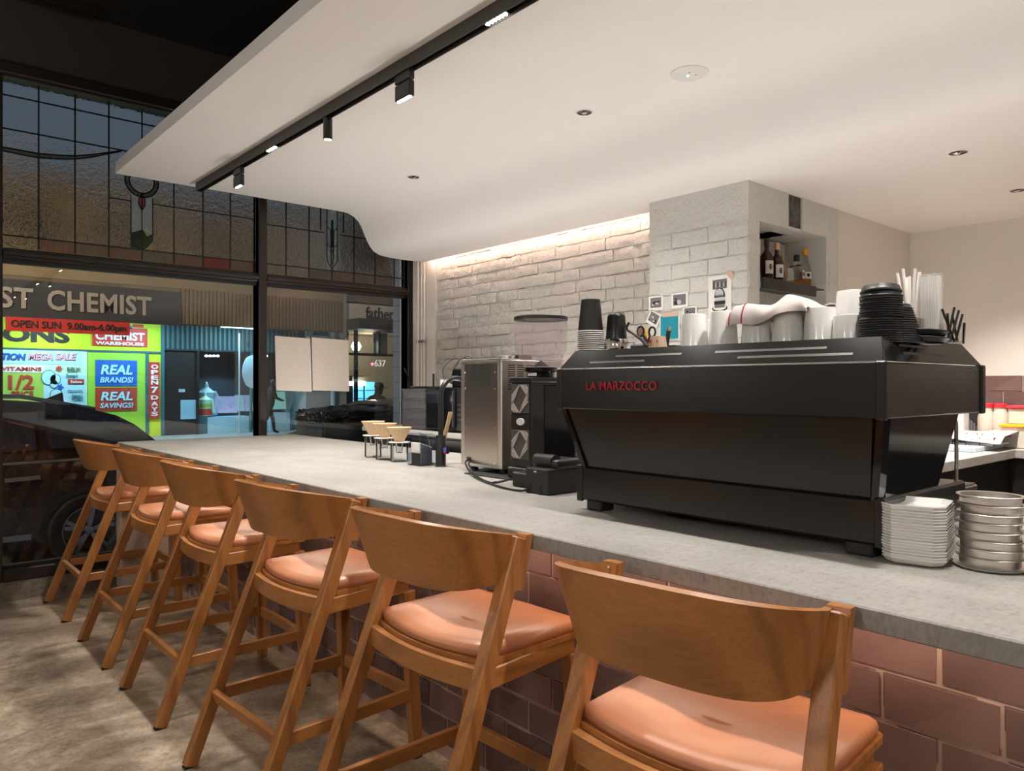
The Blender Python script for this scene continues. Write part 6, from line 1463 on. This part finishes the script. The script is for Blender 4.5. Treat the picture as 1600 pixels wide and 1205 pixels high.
def skin_person(name, label, joints, edges, loc, rz, m, parts):
    t = thing(name, label, 'person', loc, rz)
    me = bpy.data.meshes.new('body'); names = list(joints); me.from_pydata([joints[k][0] for k in names], [(names.index(a), names.index(b)) for a, b in edges], []); o = link('body', me, t)
    md = o.modifiers.new('skin', 'SKIN'); sv = me.skin_vertices[0].data if me.skin_vertices else None
    if sv is None:
        bm = bmesh.new(); bm.from_mesh(me); bm.verts.layers.skin.verify(); bm.to_mesh(me); bm.free(); sv = me.skin_vertices[0].data
    for i, k in enumerate(names): sv[i].radius = (joints[k][1], joints[k][1]); sv[i].use_root = (k == 'pelvis')
    s2 = o.modifiers.new('sub', 'SUBSURF'); s2.levels = 1; s2.render_levels = 2; me.materials.append(M(m))
    for nm, mb, mm in parts: mb.build(nm, mm, t, local=True, angle=60)
    return t
J = {'pelvis': ((0, 0, .92), .15), 'waist': ((.02, 0, 1.10), .15), 'chest': ((.05, 0, 1.32), .18), 'neck': ((.08, 0, 1.50), .06), 'head': ((.11, 0, 1.60), .09), 'crown': ((.11, 0, 1.70), .075),
     'shL': ((.05, .18, 1.42), .07), 'elL': ((-.10, .24, 1.18), .055), 'haL': ((.02, .24, .98), .04), 'shR': ((.05, -.18, 1.42), .07), 'elR': ((.12, -.24, 1.16), .055), 'haR': ((.34, -.20, 1.08), .04), 'fiR': ((.42, -.18, 1.08), .025), 'fiL': ((.06, .23, .90), .025),
     'hipL': ((0, .09, .88), .10), 'knL': ((.16, .10, .50), .07), 'anL': ((.20, .10, .09), .05), 'toL': ((.36, .10, .04), .04), 'hipR': ((0, -.09, .88), .10), 'knR': ((-.12, -.10, .52), .07), 'anR': ((-.42, -.10, .20), .05), 'toR': ((-.34, -.10, .05), .04)}
Ed = [('pelvis', 'waist'), ('waist', 'chest'), ('chest', 'neck'), ('neck', 'head'), ('head', 'crown'), ('chest', 'shL'), ('shL', 'elL'), ('elL', 'haL'), ('haL', 'fiL'), ('chest', 'shR'), ('shR', 'elR'), ('elR', 'haR'), ('haR', 'fiR'), ('pelvis', 'hipL'), ('hipL', 'knL'), ('knL', 'anL'), ('anL', 'toL'), ('pelvis', 'hipR'), ('hipR', 'knR'), ('knR', 'anR'), ('anR', 'toR')]
hd = lambda x, y, z: MB().lathe([(0, -.12), (.05, -.10), (.075, -.03), (.08, .03), (.06, .09), (0, .115)], 18, Matrix.Translation((x, y, z)))
pq = at(421, 640, Y=23.2)
skin_person('person', 'person in dark clothes walking past the lit shop window', J, Ed, (pq.x, 23.2, FZ+.02), 0.0, 'cloth_black', [('face', hd(.135, 0, 1.63), 'skin'), ('hair', MB().lathe([(.088, .0), (.085, .05), (.06, .10), (0, .12)], 16, Matrix.Translation((.11, 0, 1.64))), 'ink_black')])
J2 = dict(J); J2.update({'knL': ((.42, .12, .86), .08), 'anL': ((.44, .12, .45), .055), 'toL': ((.58, .12, .42), .04), 'knR': ((.42, -.12, .86), .08), 'anR': ((.44, -.12, .45), .055), 'toR': ((.58, -.12, .42), .04), 'elR': ((.22, -.24, 1.20), .06), 'haR': ((.42, -.14, 1.34), .045), 'fiR': ((.46, -.10, 1.40), .03)})
pq = at(586, 640, Y=13.4)
skin_person('person', 'person in dark clothes and a peaked cap before the drinks fridges', J2, Ed, (pq.x, 13.4, GZ), .3, 'cloth_black', [('face', hd(.14, 0, 1.63), 'skin'), ('cap', MB().lathe([(.098, .0), (.10, .03), (.08, .09), (0, .11)], 18, Matrix.Translation((.12, 0, 1.66))).box(.18, .30, -.07, .07, 1.655, 1.67), 'ink_black')])
t = thing('street_bench', 'low dark bench the capped person sits on', 'bench', (pq.x, 13.4, GZ)); MB().box(pq.x-.9, pq.x+.9, 13.1, 13.55, GZ+.72, GZ+.77).build('seat', 'dark_plastic', t)
for dx in (-.8, .8): MB().box(pq.x+dx-.03, pq.x+dx+.03, 13.15, 13.5, GZ, GZ+.72).build('leg', 'dark_plastic', t)
# tiled pilaster just outside the right jamb
pi_ = thing('tiled_pilaster', 'blue-grey tiled pilaster outside the right end of the window', 'pilaster', (3.75, 5.75, -.22)); MB().box(3.666, 4.00, 5.665, 5.86, -.22, 3.2).build('core', 'grout_grey' if 'grout_grey' in MATS else 'shop_dark_wall', pi_)
mat('pilaster_tile', (.20, .24, .29), .12, 0, .3); z = -.2; k = 0
while z < 3.1:
    MB().box(3.660, 3.80 if k % 2 else 3.74, 5.655, 5.667, z, z+.136, .002).build('tile', 'pilaster_tile', pi_); MB().box(3.803 if k % 2 else 3.743, 4.00, 5.655, 5.667, z, z+.136, .002).build('tile', 'pilaster_tile', pi_); MB().box(3.654, 3.666, 5.665, 5.86, z, z+.136, .002).build('tile', 'pilaster_tile', pi_)
    z += .139; k += 1
